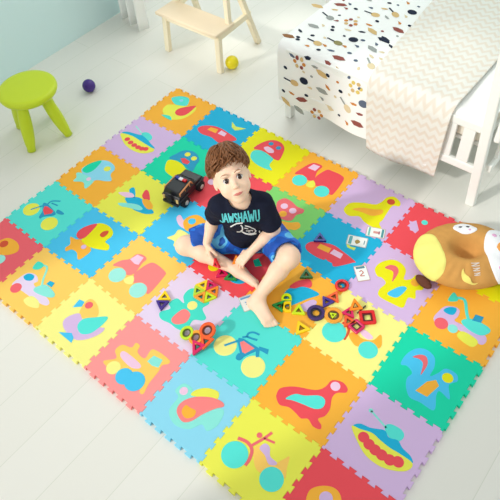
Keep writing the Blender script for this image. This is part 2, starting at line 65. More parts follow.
 (5,3,'orange','orange foam puzzle tile with a red seal, below the magnetic pieces',[['seal_body','red','p',[(-0.0904,-0.0862),(-0.0917,-0.0577),(-0.0541,-0.0223),(0.0119,0.0108),(0.0342,0.0425),(0.0399,0.0796),(0.0726,0.0963),(0.1012,0.0882),(0.1069,0.07),(0.082,0.0491),(0.0784,0.0222),(0.096,-0.0169),(0.0966,-0.0492),(0.0833,-0.0733),(0.106,-0.0853),(0.1103,-0.1002),(0.0847,-0.1061),(0.0553,-0.0946),(0.0343,-0.1078),(0.0094,-0.1034),(-0.0238,-0.1004),(-0.055,-0.1126),(-0.0787,-0.1017)],1,0],['seal_flipper','turq','p',[(-0.0536,-0.0808),(-0.037,-0.0458),(-0.0044,-0.0289),(0.0359,0.0016),(0.0627,0.0006),(0.0728,-0.0269),(0.0536,-0.0491),(0.0094,-0.0608),(-0.0277,-0.0708)],2,0],['seal_eye','pink2','c',[(0.063,0.0672)],2,0.018]]),
 (5,4,'yellow','yellow foam puzzle tile with a turquoise-wheeled motorbike',[['motorbike_body','orange2','p',[(-0.0313,0.0073),(-0.0157,0.0328),(0.0183,0.0142),(0.0521,0.0055),(0.0719,0.0399),(0.0827,0.0582),(0.0999,0.0196),(0.1149,-0.0077),(0.0984,-0.0056),(0.0774,0.0022),(0.0497,-0.0115),(0.0398,-0.0433),(0.0064,-0.0372)],1,0],['motorbike_seat','purple','p',[(-0.0165,0.0187),(-0.0122,0.0434),(0.0096,0.0427),(0.03,0.0192),(0.0609,0.0161),(0.0605,0.0044),(0.0407,-0.0048),(0.0134,0.0104)],2,0],['motorbike_wheel','turq','c',[(-0.0708,-0.0504)],3,0.047],['motorbike_wheel','turq','c',[(0.0797,-0.0386)],3,0.041],['motorbike_fork','coral2','s',[(-0.0988,0.0011),(-0.065,0.0094),(-0.0358,-0.0),(-0.0214,-0.0279),(-0.0192,-0.057)],2,0.012],['motorbike_handlebar','coral2','s',[(-0.0448,0.0073),(-0.0256,0.0555),(-0.0156,0.089)],3,0.01],['motorbike_handlebar','coral2','s',[(-0.0256,0.0555),(0.0139,0.0658)],3,0.008],['motorbike_lamp','coral2','c',[(-0.0448,0.0546)],3,0.01]]),
 (6,0,'yellow2','bright yellow foam puzzle tile at the right edge of the photo, under the owl cushion',[]),
 (6,1,'orange','orange foam puzzle tile with a crane lorry, just below the owl cushion',[['crane_body','purple','p',[(-0.0919,-0.064),(-0.092,-0.0239),(-0.0815,0.014),(-0.0494,0.0336),(-0.0275,0.0279),(-0.0209,0.0006),(-0.023,-0.0247),(0.0091,-0.0245),(0.0569,-0.0277),(0.0971,-0.0169),(0.1139,-0.0384),(0.1023,-0.0636),(0.053,-0.0551),(-0.0215,-0.0566),(-0.0628,-0.0795)],1,0],['crane_window','blue','p',[(-0.0798,-0.0068),(-0.0668,0.0207),(-0.0415,0.0297),(-0.0368,-0.0008),(-0.0556,-0.013)],2,0],['crane_wheel','red2','c',[(-0.0578,-0.0664)],2,0.026],['crane_wheel','mint2','c',[(-0.0118,-0.0619)],2,0.019],['crane_track','yellow','p',[(0.0126,-0.0722),(0.0268,-0.0486),(0.0809,-0.0518),(0.0919,-0.0713),(0.0773,-0.0934),(0.0292,-0.0881)],2,0],['crane_arm','turq','s',[(-0.0735,0.0694),(-0.0363,0.0853),(0.0004,0.0324),(0.0325,-0.0071)],3,0.012],['crane_hook','turq2','p',[(-0.0862,0.0443),(-0.0862,0.092),(-0.0606,0.0773),(-0.0574,0.0614)],4,0],['crane_deck','turq','p',[(-0.0015,-0.0112),(0.0277,0.0208),(0.0903,0.0242),(0.1073,0.006),(0.0851,-0.0274),(0.0351,-0.0301)],4,0],['crane_cab','blue2','l',[(0.0296,0.0143),(0.0293,0.0475),(0.0599,0.055),(0.0631,0.0251)],5,0]]),
 (6,2,'green','green foam puzzle tile with a blue squirrel',[['squirrel_body','blue3','p',[(-0.0946,-0.0124),(-0.0982,0.0338),(-0.081,0.0785),(-0.048,0.0979),(-0.0095,0.0878),(0.0101,0.0509),(0.0146,0.0089),(0.0319,0.037),(0.0467,0.0703),(0.0866,0.0731),(0.1029,0.0486),(0.0855,0.0178),(0.1128,-0.031),(0.0717,-0.0238),(0.0688,-0.0452),(0.0889,-0.1008),(0.0357,-0.1037),(-0.0027,-0.109),(-0.0329,-0.0815),(-0.0476,-0.0481),(-0.0431,-0.0196),(-0.0717,-0.0055)],1,0],['squirrel_tail','coral2','p',[(-0.0737,0.0396),(-0.0567,0.0649),(-0.033,0.0701),(-0.0142,0.0429),(-0.0143,-0.008),(-0.029,0.0369),(-0.0507,0.0464)],2,0],['squirrel_belly','orange','l',[(0.0008,-0.0736),(0.0167,-0.0174),(0.0394,0.0076),(0.059,-0.0071),(0.0454,-0.0707)],2,0],['squirrel_eye','yellow2','c',[(0.0688,0.0397)],2,0.02]]),
 (6,3,'purple','lilac foam puzzle tile with a large ship with red portholes',[['ship_aerial','mint2','s',[(-0.0856,0.0656),(-0.01,0.0433)],1,0.007],['ship_aerial_tip','mint2','c',[(-0.0856,0.0656)],1,0.008],['ship_funnel','turq','p',[(-0.0168,0.0426),(-0.0076,0.0633),(0.0281,0.0697),(0.0485,0.0612),(0.0537,0.0413),(0.0391,0.017),(0.0081,0.0232)],1,0],['ship_deck','blue','p',[(-0.1065,-0.0213),(-0.0908,0.0016),(-0.0556,0.0103),(-0.0311,0.0227),(-0.0091,0.0323),(0.0144,0.0192),(0.044,0.0286),(0.0686,0.0153),(0.1033,0.0076),(0.1211,-0.0082),(0.099,-0.0142),(0.0672,-0.0116),(0.0383,-0.0148),(-0.0026,-0.0115),(-0.0429,-0.0104),(-0.0773,-0.0198)],2,0],['ship_hull','yellow','p',[(-0.1093,-0.0234),(-0.0804,-0.0149),(-0.04,-0.002),(-0.0055,-0.0066),(0.0355,-0.0101),(0.0725,-0.0075),(0.1207,-0.0101),(0.1206,-0.0393),(0.0905,-0.065),(0.041,-0.084),(-0.0163,-0.0816),(-0.0688,-0.0551)],3,0],['ship_portholes','red','cs',[(-0.0547,-0.0328),(-0.0271,-0.0425),(-0.0009,-0.0467),(0.0255,-0.0479),(0.0553,-0.0462),(0.0807,-0.035)],4,0.0195]]),
 (6,4,'red','crimson foam puzzle tile with an orange fish at the photo’s bottom edge',[['fish_body','orange','p',[(-0.0916,-0.0225),(-0.0994,0.0112),(-0.0808,0.0417),(-0.0479,0.0631),(-0.0183,0.0619),(0.0056,0.0373),(0.0122,-0.0038),(-0.0212,-0.0449),(-0.0687,-0.0436)],1,0],['fish_eye','purple','c',[(-0.0432,0.0213)],2,0.022]]),
]
MAGNETS=[
 ('tri', 'yellow', [1.0222, -0.9369, 0.0195], [0, 0, 5.83], 0.058, 'yellow magnetic triangle, upper left of the hexagon of six', 'magnetic triangles in a hexagon'),
 ('tri', 'magenta', [1.0503, -0.918, 0.0195], [0, 0, 4.783], 0.058, 'crimson magnetic triangle, upper right of the hexagon of six', 'magnetic triangles in a hexagon'),
 ('tri', 'orange', [1.0808, -0.9328, 0.0195], [0, 0, 3.736], 0.058, 'orange magnetic triangle at the right of the hexagon of six', 'magnetic triangles in a hexagon'),
 ('tri', 'lime', [1.0832, -0.9666, 0.0195], [0, 0, 2.689], 0.058, 'lime magnetic triangle, lower right of the hexagon of six', 'magnetic triangles in a hexagon'),
 ('tri', 'orange2', [1.0551, -0.9856, 0.0195], [0, 0, 1.641], 0.058, 'dark orange magnetic triangle, lower left of the hexagon of six', 'magnetic triangles in a hexagon'),
 ('tri', 'lime2', [1.0246, -0.9707, 0.0195], [0, 0, 0.594], 0.058, 'yellow-green magnetic triangle at the left of the hexagon of six', 'magnetic triangles in a hexagon'),
 ('tri', 'yellow', [0.9326, -1.0756, 0.0195], [0, 0, 2.253], 0.058, 'yellow magnetic triangle joined to an indigo one, on the left of the toys', None),
 ('tri', 'indigo', [0.949, -1.1081, 0.0195], [0, 0, -0.977], 0.058, 'indigo magnetic triangle joined to the yellow one, on the left of the toys', None),
 ('tri', 'magenta', [1.2049, -1.1718, 0.0314], [[0.2023, 0.9724, -0.1166], [-0.9491, 0.1653, -0.2681], [-0.2414, 0.1649, 0.9563]], 0.068, 'magenta magnetic triangle at the tip of the ice cream shape', 'ice cream shape of magnetic pieces'),
 ('tri', 'redorange', [1.2208, -1.138, 0.0428], [[0.6563, -0.7454, -0.1166], [0.7019, 0.6599, -0.2681], [0.2768, 0.0941, 0.9563]], 0.064, 'red-orange magnetic triangle, right side of the ice cream shape', 'ice cream shape of magnetic pieces'),
 ('ring', 'lime2', [1.1285, -1.1494, 0.0284], [[0.8537, -0.5076, -0.1166], [0.465, 0.8437, -0.2681], [0.2345, 0.1746, 0.9563]], 0.058, 'lime magnetic ring, leftmost scoop of the ice cream shape', 'ice cream shape of magnetic pieces'),
 ('ring', 'orange2', [1.174, -1.1454, 0.035], [[0.9451, -0.3052, -0.1166], [0.2659, 0.926, -0.2681], [0.1898, 0.2224, 0.9563]], 0.06, 'orange magnetic ring, middle scoop of the ice cream shape', 'ice cream shape of magnetic pieces'),
 ('ring', 'redorange', [1.1968, -1.1006, 0.0504], [[0.7376, -0.6651, -0.1166], [0.6214, 0.7362, -0.2681], [0.2642, 0.1253, 0.9563]], 0.068, 'red-orange magnetic ring, upper right scoop of the ice cream shape', 'ice cream shape of magnetic pieces'),
 ('tri', 'magenta', [1.0474, -0.8426, 0.0195], [0, 0, 2.361], 0.058, 'crimson magnetic triangle beside the green one, in front of the boy’s shin', None),
 ('tri', 'green', [1.0901, -0.8339, 0.0195], [0, 0, 2.086], 0.058, 'green magnetic triangle in front of the boy’s crossed shin', None),
 ('tri', 'blue', [1.273, -0.4427, 0.0195], [0, 0, 2.174], 0.058, 'dark blue magnetic triangle on the blue tile above the red car', None),
 ('tri', 'dgreen', [1.3389, -0.6389, 0.0195], [0, 0, 2.215], 0.058, 'dark green magnetic triangle beside the boy’s knee', None),
 ('tri', 'green', [1.3413, -0.8283, 0.0195], [0, 0, -0.552], 0.058, 'green magnetic triangle nearest the boy’s shin, right of his foot', None),
 ('arch', 'yellow', [1.3701, -0.813, 0.0195], [0, 0, -2.505], 0.05, 'yellow magnetic arch piece beside the green triangle', None),
 ('arch', 'lime', [1.341, -0.7805, 0.0195], [0, 0, 2.268], 0.042, 'lime magnetic arch piece above the green triangle', None),
 ('tri', 'lime', [1.4173, -0.8017, 0.0195], [0, 0, 2.112], 0.058, 'lime magnetic triangle left of the purple ring', None),
 ('tri', 'yellow', [1.4734, -0.8607, 0.0195], [0, 0, 2.584], 0.066, 'tall yellow magnetic triangle in front of the purple ring', None),
 ('ring', 'purple', [1.478, -0.7684, 0.0195], [0, 0, 0.638], 0.072, 'dark purple magnetic ring among the magnetic pieces', None),
 ('ring', 'orange2', [1.5401, -0.7369, 0.0195], [0, 0, 0.867], 0.072, 'orange magnetic ring with a lime triangle inside', None),
 ('tri', 'lime', [1.5385, -0.7381, 0.0195], [0, 0, 0.973], 0.03, 'small lime magnetic triangle inside the orange ring', None),
 ('tri', 'indigo', [1.4831, -0.6998, 0.0195], [0, 0, -1.469], 0.058, 'indigo magnetic triangle above the purple ring', None),
 ('tri', 'redorange', [1.4928, -0.6625, 0.0195], [0, 0, 1.727], 0.058, 'orange magnetic triangle joined to the indigo triangle', None),
 ('ring', 'red', [1.4876, -0.596, 0.0195], [0, 0, 0.833], 0.058, 'red magnetic oval ring, topmost of the right-hand pieces', None),
 ('tri', 'magenta', [1.5814, -0.6889, 0.0195], [0, 0, -2.406], 0.058, 'crimson magnetic triangle on top of the red pile', None),
 ('tri', 'orange', [1.5885, -0.6541, 0.03], [0.0, -0.35, 2.345], 0.058, 'orange magnetic triangle leaning at the back of the red pile', None),
 ('tri', 'redorange', [1.6025, -0.7251, 0.0195], [0, 0, 2.584], 0.058, 'red-orange magnetic triangle at the front of the red pile', None),
 ('sq', 'magenta', [1.6396, -0.7257, 0.0195], [0, 0, 1.368], 0.05, 'crimson magnetic square at the front of the red pile', None),
 ('sq', 'red', [1.652, -0.6654, 0.0195], [0, 0, 0.716], 0.062, 'bright red magnetic square, rightmost of the magnetic pieces', None),
 ('rod', 'dark', [1.6127, -0.6463, 0.017], [0, 0, 1.413], 0.05, 'thin dark magnetic rod behind the bright red square', None),
]
CARDS=[
 ([1.4099, -0.3587, 0.0152], 0.354, 0.0883, 0.056, 'white picture card with a brown spade mark, on the blue tile near the gull', 'spade'),
 ([1.449, -0.2691, 0.0152], 0.39, 0.0826, 0.0561, 'white picture card with a turquoise border, farthest of the cards, beside the yellow seal', 'strip'),
 ([1.5181, -0.4926, 0.0152], 0.811, 0.053, 0.0811, 'white picture card with a red drawing, on the lilac squirrel tile', 'red'),
 ([1.2263, -0.891, 0.015], 1.031, 0.0566, 0.0749, 'white picture card with a blue star, partly under the boy’s bare foot', 'star'),
]
MOTIFS=[('l','tan',0.605,-0.32),('l','brick',0.695,-0.392),('g','grey',0.703,-0.27),('c','orange',0.826,-0.281),('g','tan',0.873,-0.4),('l','grey',0.693,-0.162),('d','navy',0.778,-0.2),('d','navy',0.79,-0.176),('l','tan',0.95,-0.275),('l','brown',0.643,-0.027),('d','navy',0.687,-0.043),('d','navy',0.697,-0.026),('g','tan',0.779,-0.049),('g','olive',0.854,-0.105),('r','navy',0.913,-0.167),('l','navy',1.036,-0.248),('l','grey',1.027,-0.149),('c','orange',0.758,0.074),('d','navy',0.676,0.131),('d','navy',0.828,-0.007),('l','brick',0.937,-0.01),('d','slate',1.014,-0.028),('l','tan',0.885,0.085),('g','tan2',1.081,-0.04),('d','navy',0.917,0.081),('g','tan',0.714,0.194),('r','navy',0.785,0.163),('c','yellow',1.067,0.085),('l','grey',0.889,0.178),('d','slate',1.149,-0.007),('l','tan2',1.188,0.086),('l','brick',0.772,0.278),('l','tan',0.676,0.331),('d','navy',0.851,0.275),('d','navy',0.99,0.139),('l','tan2',0.927,0.259),('g','tan2',1.024,0.203),('r','slate',1.113,0.157),('l','grey',0.758,0.347),('c','orange',0.86,0.331),('l','brick',1.096,0.274),('d','navy',0.8,0.242),('d','navy',0.662,0.271),('d','navy',0.782,-0.394),('d','slate',0.956,-0.068),('d','navy',0.738,-0.088),('d','navy',0.925,-0.357),('d','slate',0.953,-0.186),('d','slate',1.089,0.083),('g','tan',0.956,-0.458),('r','navy',1.024,-0.515),('l','brick',1.045,-0.349),('l','navy',1.03,-0.244),('c','orange',1.147,-0.267),('d','navy',1.115,-0.184),('g','tan2',1.159,-0.109),('d','navy',1.129,-0.367),('d','navy',0.894,-0.523),('d','navy',1.072,-0.408),('d','slate',1.208,-0.015),('d','navy',1.149,-0.009),('l','brown',1.477,-0.257),('d','navy',1.511,-0.218),('l','grey',1.448,-0.46),('d','navy',1.509,-0.329),('l','brown',1.436,-0.555),('d','slate',1.474,-0.465)]

# ------------------------------------------------------------------ helpers
def lin(c):
    c = c/255
    return c/12.92 if c <= .04045 else ((c+.055)/1.055)**2.4
_m = {}
def mat(name, rgb, rough=.5, spec=.4, noise_=None, bump=None, alpha=None, sss=0, coat=0, trans=0):
    if name in _m: return _m[name]
    M = bpy.data.materials.new(name); M.use_nodes = True; nt = M.node_tree; b = nt.nodes['Principled BSDF']
    c = (lin(rgb[0]), lin(rgb[1]), lin(rgb[2]), 1)
    b.inputs['Base Color'].default_value = c; b.inputs['Roughness'].default_value = rough; b.inputs['Specular IOR Level'].default_value = spec
    if coat: b.inputs['Coat Weight'].default_value = coat; b.inputs['Coat Roughness'].default_value = .15
    if sss: b.inputs['Subsurface Weight'].default_value = sss; b.inputs['Subsurface Radius'].default_value = (.012, .005, .003); b.inputs['Subsurface Scale'].default_value = .6
    if alpha is not None: b.inputs['Alpha'].default_value = alpha
    if trans: b.inputs['Transmission Weight'].default_value = trans
    tc = nt.nodes.new('ShaderNodeTexCoord')
    if noise_:
        sc, amt = noise_
        n = nt.nodes.new('ShaderNodeTexNoise'); n.inputs['Scale'].default_value = sc; n.inputs['Detail'].default_value = 4
        nt.links.new(tc.outputs['Object'], n.inputs['Vector'])
        mx = nt.nodes.new('ShaderNodeMix'); mx.data_type = 'RGBA'
        mx.inputs[6].default_value = tuple(v*(1-amt) for v in c[:3])+(1,); mx.inputs[7].default_value = tuple(min(1, v*(1+amt)) for v in c[:3])+(1,)
        nt.links.new(n.outputs['Fac'], mx.inputs[0]); nt.links.new(mx.outputs[2], b.inputs['Base Color'])
    if bump:
        sc, st = bump
        n = nt.nodes.new('ShaderNodeTexNoise'); n.inputs['Scale'].default_value = sc; n.inputs['Detail'].default_value = 3
        nt.links.new(tc.outputs['Object'], n.inputs['Vector'])
        bp = nt.nodes.new('ShaderNodeBump'); bp.inputs['Strength'].default_value = st; bp.inputs['Distance'].default_value = .002
        nt.links.new(n.outputs['Fac'], bp.inputs['Height']); nt.links.new(bp.outputs[0], b.inputs['Normal'])
    _m[name] = M; return M
def tag(o, label=None, cat=None, group=None, kind=None):
    if label: o['label'] = label
    if cat: o['category'] = cat
    if group: o['group'] = group
    if kind: o['kind'] = kind
    return o
def empty(name, loc=(0, 0, 0), rot=(0, 0, 0)):
    o = bpy.data.objects.new(name, None); o.empty_display_size = .05; COL.objects.link(o); o.location = loc; o.rotation_euler = rot; return o
def link(name, bm, mats, parent=None, smooth=False):
    bm.normal_update()
    me = bpy.data.meshes.new(name); bm.normal_update(); bm.to_mesh(me); bm.free()
    if not isinstance(mats, (list, tuple)): mats = [mats]
    for M in mats: me.materials.append(M)
    if smooth:
        for p in me.polygons: p.use_smooth = True
    o = bpy.data.objects.new(name, me); COL.objects.link(o)
    if parent: o.parent = parent
    return o
def bevel(o, w=.003, seg=2, ang=.6):
    b = o.modifiers.new('bevel', 'BEVEL'); b.width = w; b.segments = seg; b.limit_method = 'ANGLE'; b.angle_limit = ang; return o
def box(bm, lo, hi, M=None, mi=0):
    vs = [bm.verts.new(Vector((x, y, z)) if M is None else M @ Vector((x, y, z))) for x in (lo[0], hi[0]) for y in (lo[1], hi[1]) for z in (lo[2], hi[2])]
    for f in ((0, 1, 3, 2), (4, 6, 7, 5), (0, 4, 5, 1), (2, 3, 7, 6), (0, 2, 6, 4), (1, 5, 7, 3)):
        fc = bm.faces.new([vs[k] for k in f]); fc.material_index = mi
def beam(bm, a, b, w, h, up=(0, 0, 1)):
    a, b = Vector(a), Vector(b); d = (b-a); L = d.length; d.normalize(); s = d.cross(Vector(up)); s.normalize(); t = s.cross(d)
    M = Matrix((s, d, t)).transposed().to_4x4(); M.translation = a
    box(bm, (-w/2, 0, -h/2), (w/2, L, h/2), M)
def prism(bm, pts, z0, z1, M=None, mi=0):
    """straight prism on a polygon outline (concave allowed)"""
    n = len(pts)
    ar = sum(pts[i][0]*pts[(i+1) % n][1]-pts[(i+1) % n][0]*pts[i][1] for i in range(n))
    if ar < 0: pts = pts[::-1]
    f = (lambda v: v) if M is None else (lambda v: M @ v)
    b = [bm.verts.new(f(Vector((p[0], p[1], z0)))) for p in pts]; t = [bm.verts.new(f(Vector((p[0], p[1], z1)))) for p in pts]
    F = [bm.faces.new(t), bm.faces.new(b[::-1])]
    for i in range(n): F.append(bm.faces.new((b[i], b[(i+1) % n], t[(i+1) % n], t[i])))
    for x in F: x.material_index = mi
def catmull(pts, k=4, closed=True):
    n = len(pts); out = []
    rng = range(n) if closed else range(n-1)
    g = (lambda i: Vector(pts[i % n])) if closed else (lambda i: Vector(pts[max(0, min(n-1, i))]))
    for i in rng:
        p0, p1, p2, p3 = g(i-1), g(i), g(i+1), g(i+2)
        for j in range(k):
            t = j/k
            out.append(tuple(.5*((2*p1)+(p2-p0)*t+(2*p0-5*p1+4*p2-p3)*t*t+(3*p1-p0-3*p2+p3)*t**3)))
    if not closed: out.append(tuple(pts[-1]))
    return out
def circ(cx, cy, r, n=32, ry=None):
    return [(cx+r*math.cos(2*math.pi*i/n), cy+(ry or r)*math.sin(2*math.pi*i/n)) for i in range(n)]
def ribbon(pts, w):
    L, R_ = [], []
    for i, p in enumerate(pts):
        a = Vector(pts[max(0, i-1)]); b = Vector(pts[min(len(pts)-1, i+1)]); d = (b-a).normalized(); n = Vector((-d.y, d.x))
        L.append(tuple(Vector(p)+n*w/2)); R_.append(tuple(Vector(p)-n*w/2))
    return L+R_[::-1]
def tube(bm, pts, rs, n=12, cap=True):
    P = [Vector(p) for p in pts]; rings = []
    up = Vector((0, 0, 1))
    for i, p in enumerate(P):
        d = (P[min(i+1, len(P)-1)]-P[max(i-1, 0)]).normalized()
        if abs(d.dot(up)) > .95: up = Vector((1, 0, 0))
        s = d.cross(up).normalized(); t = s.cross(d); r = rs[i] if isinstance(rs, (list, tuple)) else rs
        rings.append([bm.verts.new(p+(s*math.cos(2*math.pi*k/n)+t*math.sin(2*math.pi*k/n))*r) for k in range(n)])
    for a, b in zip(rings, rings[1:]):
        for k in range(n): bm.faces.new((a[k], a[(k+1) % n], b[(k+1) % n], b[k]))
    if cap:
        bm.faces.new(rings[0][::-1]); bm.faces.new(rings[-1])
def lathe(bm, prof, c=(0, 0, 0), n=40, M=None):
    rings = []
    for r, z in prof:
        if r < 1e-6: rings.append([bm.verts.new(Vector((c[0], c[1], c[2]+z)) if M is None else M @ Vector((0, 0, z)))])
        else:
            ring = []
            for k in range(n):
                v = Vector((r*math.cos(2*math.pi*k/n), r*math.sin(2*math.pi*k/n), z))
                ring.append(bm.verts.new(v+Vector(c) if M is None else M @ v))
            rings.append(ring)
    for a, b in zip(rings, rings[1:]):
        for k in range(n):
            q = [a[k % len(a)], a[(k+1) % len(a)], b[(k+1) % len(b)], b[k % len(b)]]
            q2 = []
            for v in q:
                if v not in q2: q2.append(v)
            if len(q2) > 2: bm.faces.new(q2)

# ------------------------------------------------------------------ room
def floor_material():
    M = bpy.data.materials.new('pale_laminate'); M.use_nodes = True; nt = M.node_tree; b = nt.nodes['Principled BSDF']
    tc = nt.nodes.new('ShaderNodeTexCoord')
    br = nt.nodes.new('ShaderNodeTexBrick'); br.inputs['Scale'].default_value = 1; br.inputs['Brick Width'].default_value = 1.3; br.inputs['Row Height'].default_value = .19
    br.inputs['Mortar Size'].default_value = .0016; br.inputs['Mortar Smooth'].default_value = .3
    br.inputs['Color1'].default_value = (lin(232), lin(230), lin(221), 1); br.inputs['Color2'].default_value = (lin(234), lin(232), lin(224), 1); br.inputs['Mortar'].default_value = (lin(217), lin(218), lin(205), 1)
    mp = nt.nodes.new('ShaderNodeMapping'); mp.inputs['Rotation'].default_value = (0, 0, math.radians(90))
    nt.links.new(tc.outputs['Object'], mp.inputs[0]); nt.links.new(mp.outputs[0], br.inputs['Vector'])
    nz = nt.nodes.new('ShaderNodeTexNoise'); nz.inputs['Scale'].default_value = 3; nt.links.new(tc.outputs['Object'], nz.inputs['Vector'])
    nt.links.new(br.outputs['Color'], b.inputs['Base Color']); b.inputs['Roughness'].default_value = .38; b.inputs['Specular IOR Level'].default_value = .45
    return M
bm = bmesh.new(); box(bm, (-2.6, -3.2, -.05), (4.2, 1.5, 0)); fl = link('floor', bm, floor_material()); fl['kind'] = 'structure'
wall_m = mat('teal_wall_paint', (216, 242, 242), .7, .2, bump=(60, .15))
white_w = mat('white_wall_paint', (236, 238, 232), .8, .2, bump=(60, .15))
bm = bmesh.new(); box(bm, (-1.02, -.75, 0), (-.9, .40, 2.7)); o = link('wall_left', bm, wall_m); o['kind'] = 'structure'
bm = bmesh.new()
box(bm, (-1.02, 1.38, 0), (-.62, 1.5, 2.7)); box(bm, (.3, 1.38, 0), (4.2, 1.5, 2.7)); box(bm, (-.62, 1.38, 2.2), (.3, 1.5, 2.7))
o = link('wall_back', bm, wall_m); o['kind'] = 'structure'
# unseen near wall behind the camera, two openings shaped to cast the sun patches
bm = bmesh.new(); X0, X1, Y0, Y1, H = -2.6, 4.2, -3.2, -3.08, 3.2
def wall_holes(bm, holes):
    xs = sorted({X0, X1}|{h[0] for h in holes}|{h[1] for h in holes})
    for a, b in zip(xs, xs[1:]):
        hs = [h for h in holes if h[0] <= a and h[1] >= b]
        if not hs: box(bm, (a, Y0, 0), (b, Y1, H))
        else:
            h = hs[0]; box(bm, (a, Y0, 0), (b, Y1, h[2])); box(bm, (a, Y0, h[3]), (b, Y1, H))
wall_holes(bm, [(-1.76, -1.31, 1.98, 2.75), (-.44, .92, .12, 2.9)])
o = link('wall_front', bm, white_w); o['kind'] = 'structure'
# balcony window in the left wall, beyond its teal end
frm = mat('window_frame_white', (238, 242, 240), .4)
glass = mat('window_glass', (190, 225, 225), .05, .5, alpha=.25)
t = empty('window_1', (-.96, .76, 0)); t['kind'] = 'structure'
bm = bmesh.new()
for lo, hi in (((-.04, -.36, 0), (.04, -.30, 2.3)), ((-.04, .30, 0), (.04, .36, 2.3)), ((-.04, -.30, 0), (.04, .30, .10)), ((-.04, -.30, 2.22), (.04, .30, 2.3)), ((-.03, -.02, .10), (.03, .02, 2.22))): box(bm, lo, hi)
bevel(link('window_frame', bm, frm, t), .004)
bm = bmesh.new(); box(bm, (-.004, -.30, .1), (.004, -.02, 2.22)); link('pane', bm, glass, t)
bm = bmesh.new(); box(bm, (-.004, .02, .1), (.004, .30, 2.22)); link('pane', bm, glass, t)
t = empty('window_2', (-.16, 1.44, 0)); t['kind'] = 'structure'
bm = bmesh.new()
for lo, hi in (((-.46, -.04, 0), (-.40, .04, 2.2)), ((.40, -.04, 0), (.46, .04, 2.2)), ((-.4, -.04, 0), (.4, .04, .08)), ((-.4, -.04, 2.12), (.4, .04, 2.2))): box(bm, lo, hi)
bevel(link('window_frame', bm, frm, t), .004)
bm = bmesh.new(); box(bm, (-.4, -.004, .08), (.4, .004, 2.12)); link('pane', bm, glass, t)
bm = bmesh.new(); box(bm, (-2.72, -3.2, 0), (-2.6, 1.5, 2.9)); o = link('sky_blocker_left', bm, white_w); o['kind'] = 'structure'  # unseen wall added to cut the sky light from the left

# curtains
def curtain(name, path, z0, z1, folds, amp, label, flare=0, alpha=.8, tie=None):
    M = mat('curtain_voile', (252, 253, 250), .8, .1, alpha=None, trans=0)
    b = M.node_tree.nodes['Principled BSDF']
    bm = bmesh.new(); P = [Vector(p) for p in path]; nu, nv = 140, 30
    L = (P[1]-P[0]); d = L.normalized(); n = Vector((-d.y, d.x)); rows = []
    for j in range(nv+1):
        v = j/nv; z = z0+(z1-z0)*v; row = []
        for i in range(nu+1):
            u = i/nu
            a = amp*(1+flare*(1-v)**4)*(math.sin(u*folds*2*math.pi+.6*math.sin(v*4))+.35*math.sin(u*folds*4.3*math.pi+v*2))
            w = 1.0
            if tie: w = tie+(1-tie)*min(1, (v*2.0)**1.5)
            q = P[0]+L*(.5+(u-.5)*w)+n*a
            row.append(bm.verts.new((q.x, q.y, z+.008*math.sin(u*folds*2*math.pi+1)*(1-v))))
        rows.append(row)
    for a, b_ in zip(rows, rows[1:]):
        for i in range(nu): bm.faces.new((a[i], a[i+1], b_[i+1], b_[i]))
    o = link(name, bm, M, None, True)
    s = o.modifiers.new('cloth', 'SOLIDIFY'); s.thickness = .0015
    return tag(o, label, 'curtain')
curtain('curtain', ((-.87, .40), (-.575, .345)), .012, 2.3, 3, .026, 'white voile curtain gathered to the floor at the end of the teal wall', flare=.7)
curtain('curtain', ((.30, 1.02), (.53, 1.0)), .012, 2.3, 3, .02, 'long pale curtain hanging beside the far left end of the bed', flare=.2)

# ------------------------------------------------------------------ foam mat
FOAM = dict(orange=(250, 180, 58), orange2=(255, 206, 100), purple=(214, 184, 226), purple2=(230, 212, 238), yellow=(236, 236, 84), yellow2=(236, 231, 10), yellow3=(246, 241, 140),
    blue=(20, 176, 218), blue2=(40, 156, 196), blue3=(72, 196, 240), lblue=(142, 216, 240), green=(14, 214, 170), lgreen=(130, 212, 110), turq=(86, 226, 214), turq2=(70, 224, 202), mint=(160, 234, 222), mint2=(140, 230, 218),
    red=(238, 78, 88), red2=(240, 100, 110), coral=(250, 134, 132), coral2=(236, 108, 114), pink=(250, 152, 150), pink2=(240, 200, 226), brick=(214, 84, 52), lime=(216, 232, 100))
def foam(c):
    r, g, b = FOAM[c]
    return mat('foam_'+c, (r, g, b), .62, .25, bump=(500, .25))
TH = .014
def edge_profile():
    L = 1/6; pts = [(0, 0)]; h = 1
    for k in range(6):
        c = (k+.5)*L
        pts += [(c-.042, 0)] if k == 0 else [(c-.035, -h)]
        pts += [(c-.049, h), (c+.049, h)]
        pts += [(c+.042, 0)] if k == 5 else [(c+.035, -h)]
    return pts+[(1, 0)]
EP = edge_profile()
def edge(a, b):
    a, b = Vector(a), Vector(b); d = b-a; n = Vector((-d.y, d.x)).normalized()
    return [a+d*s+n*(h*.0058) for s, h in EP]
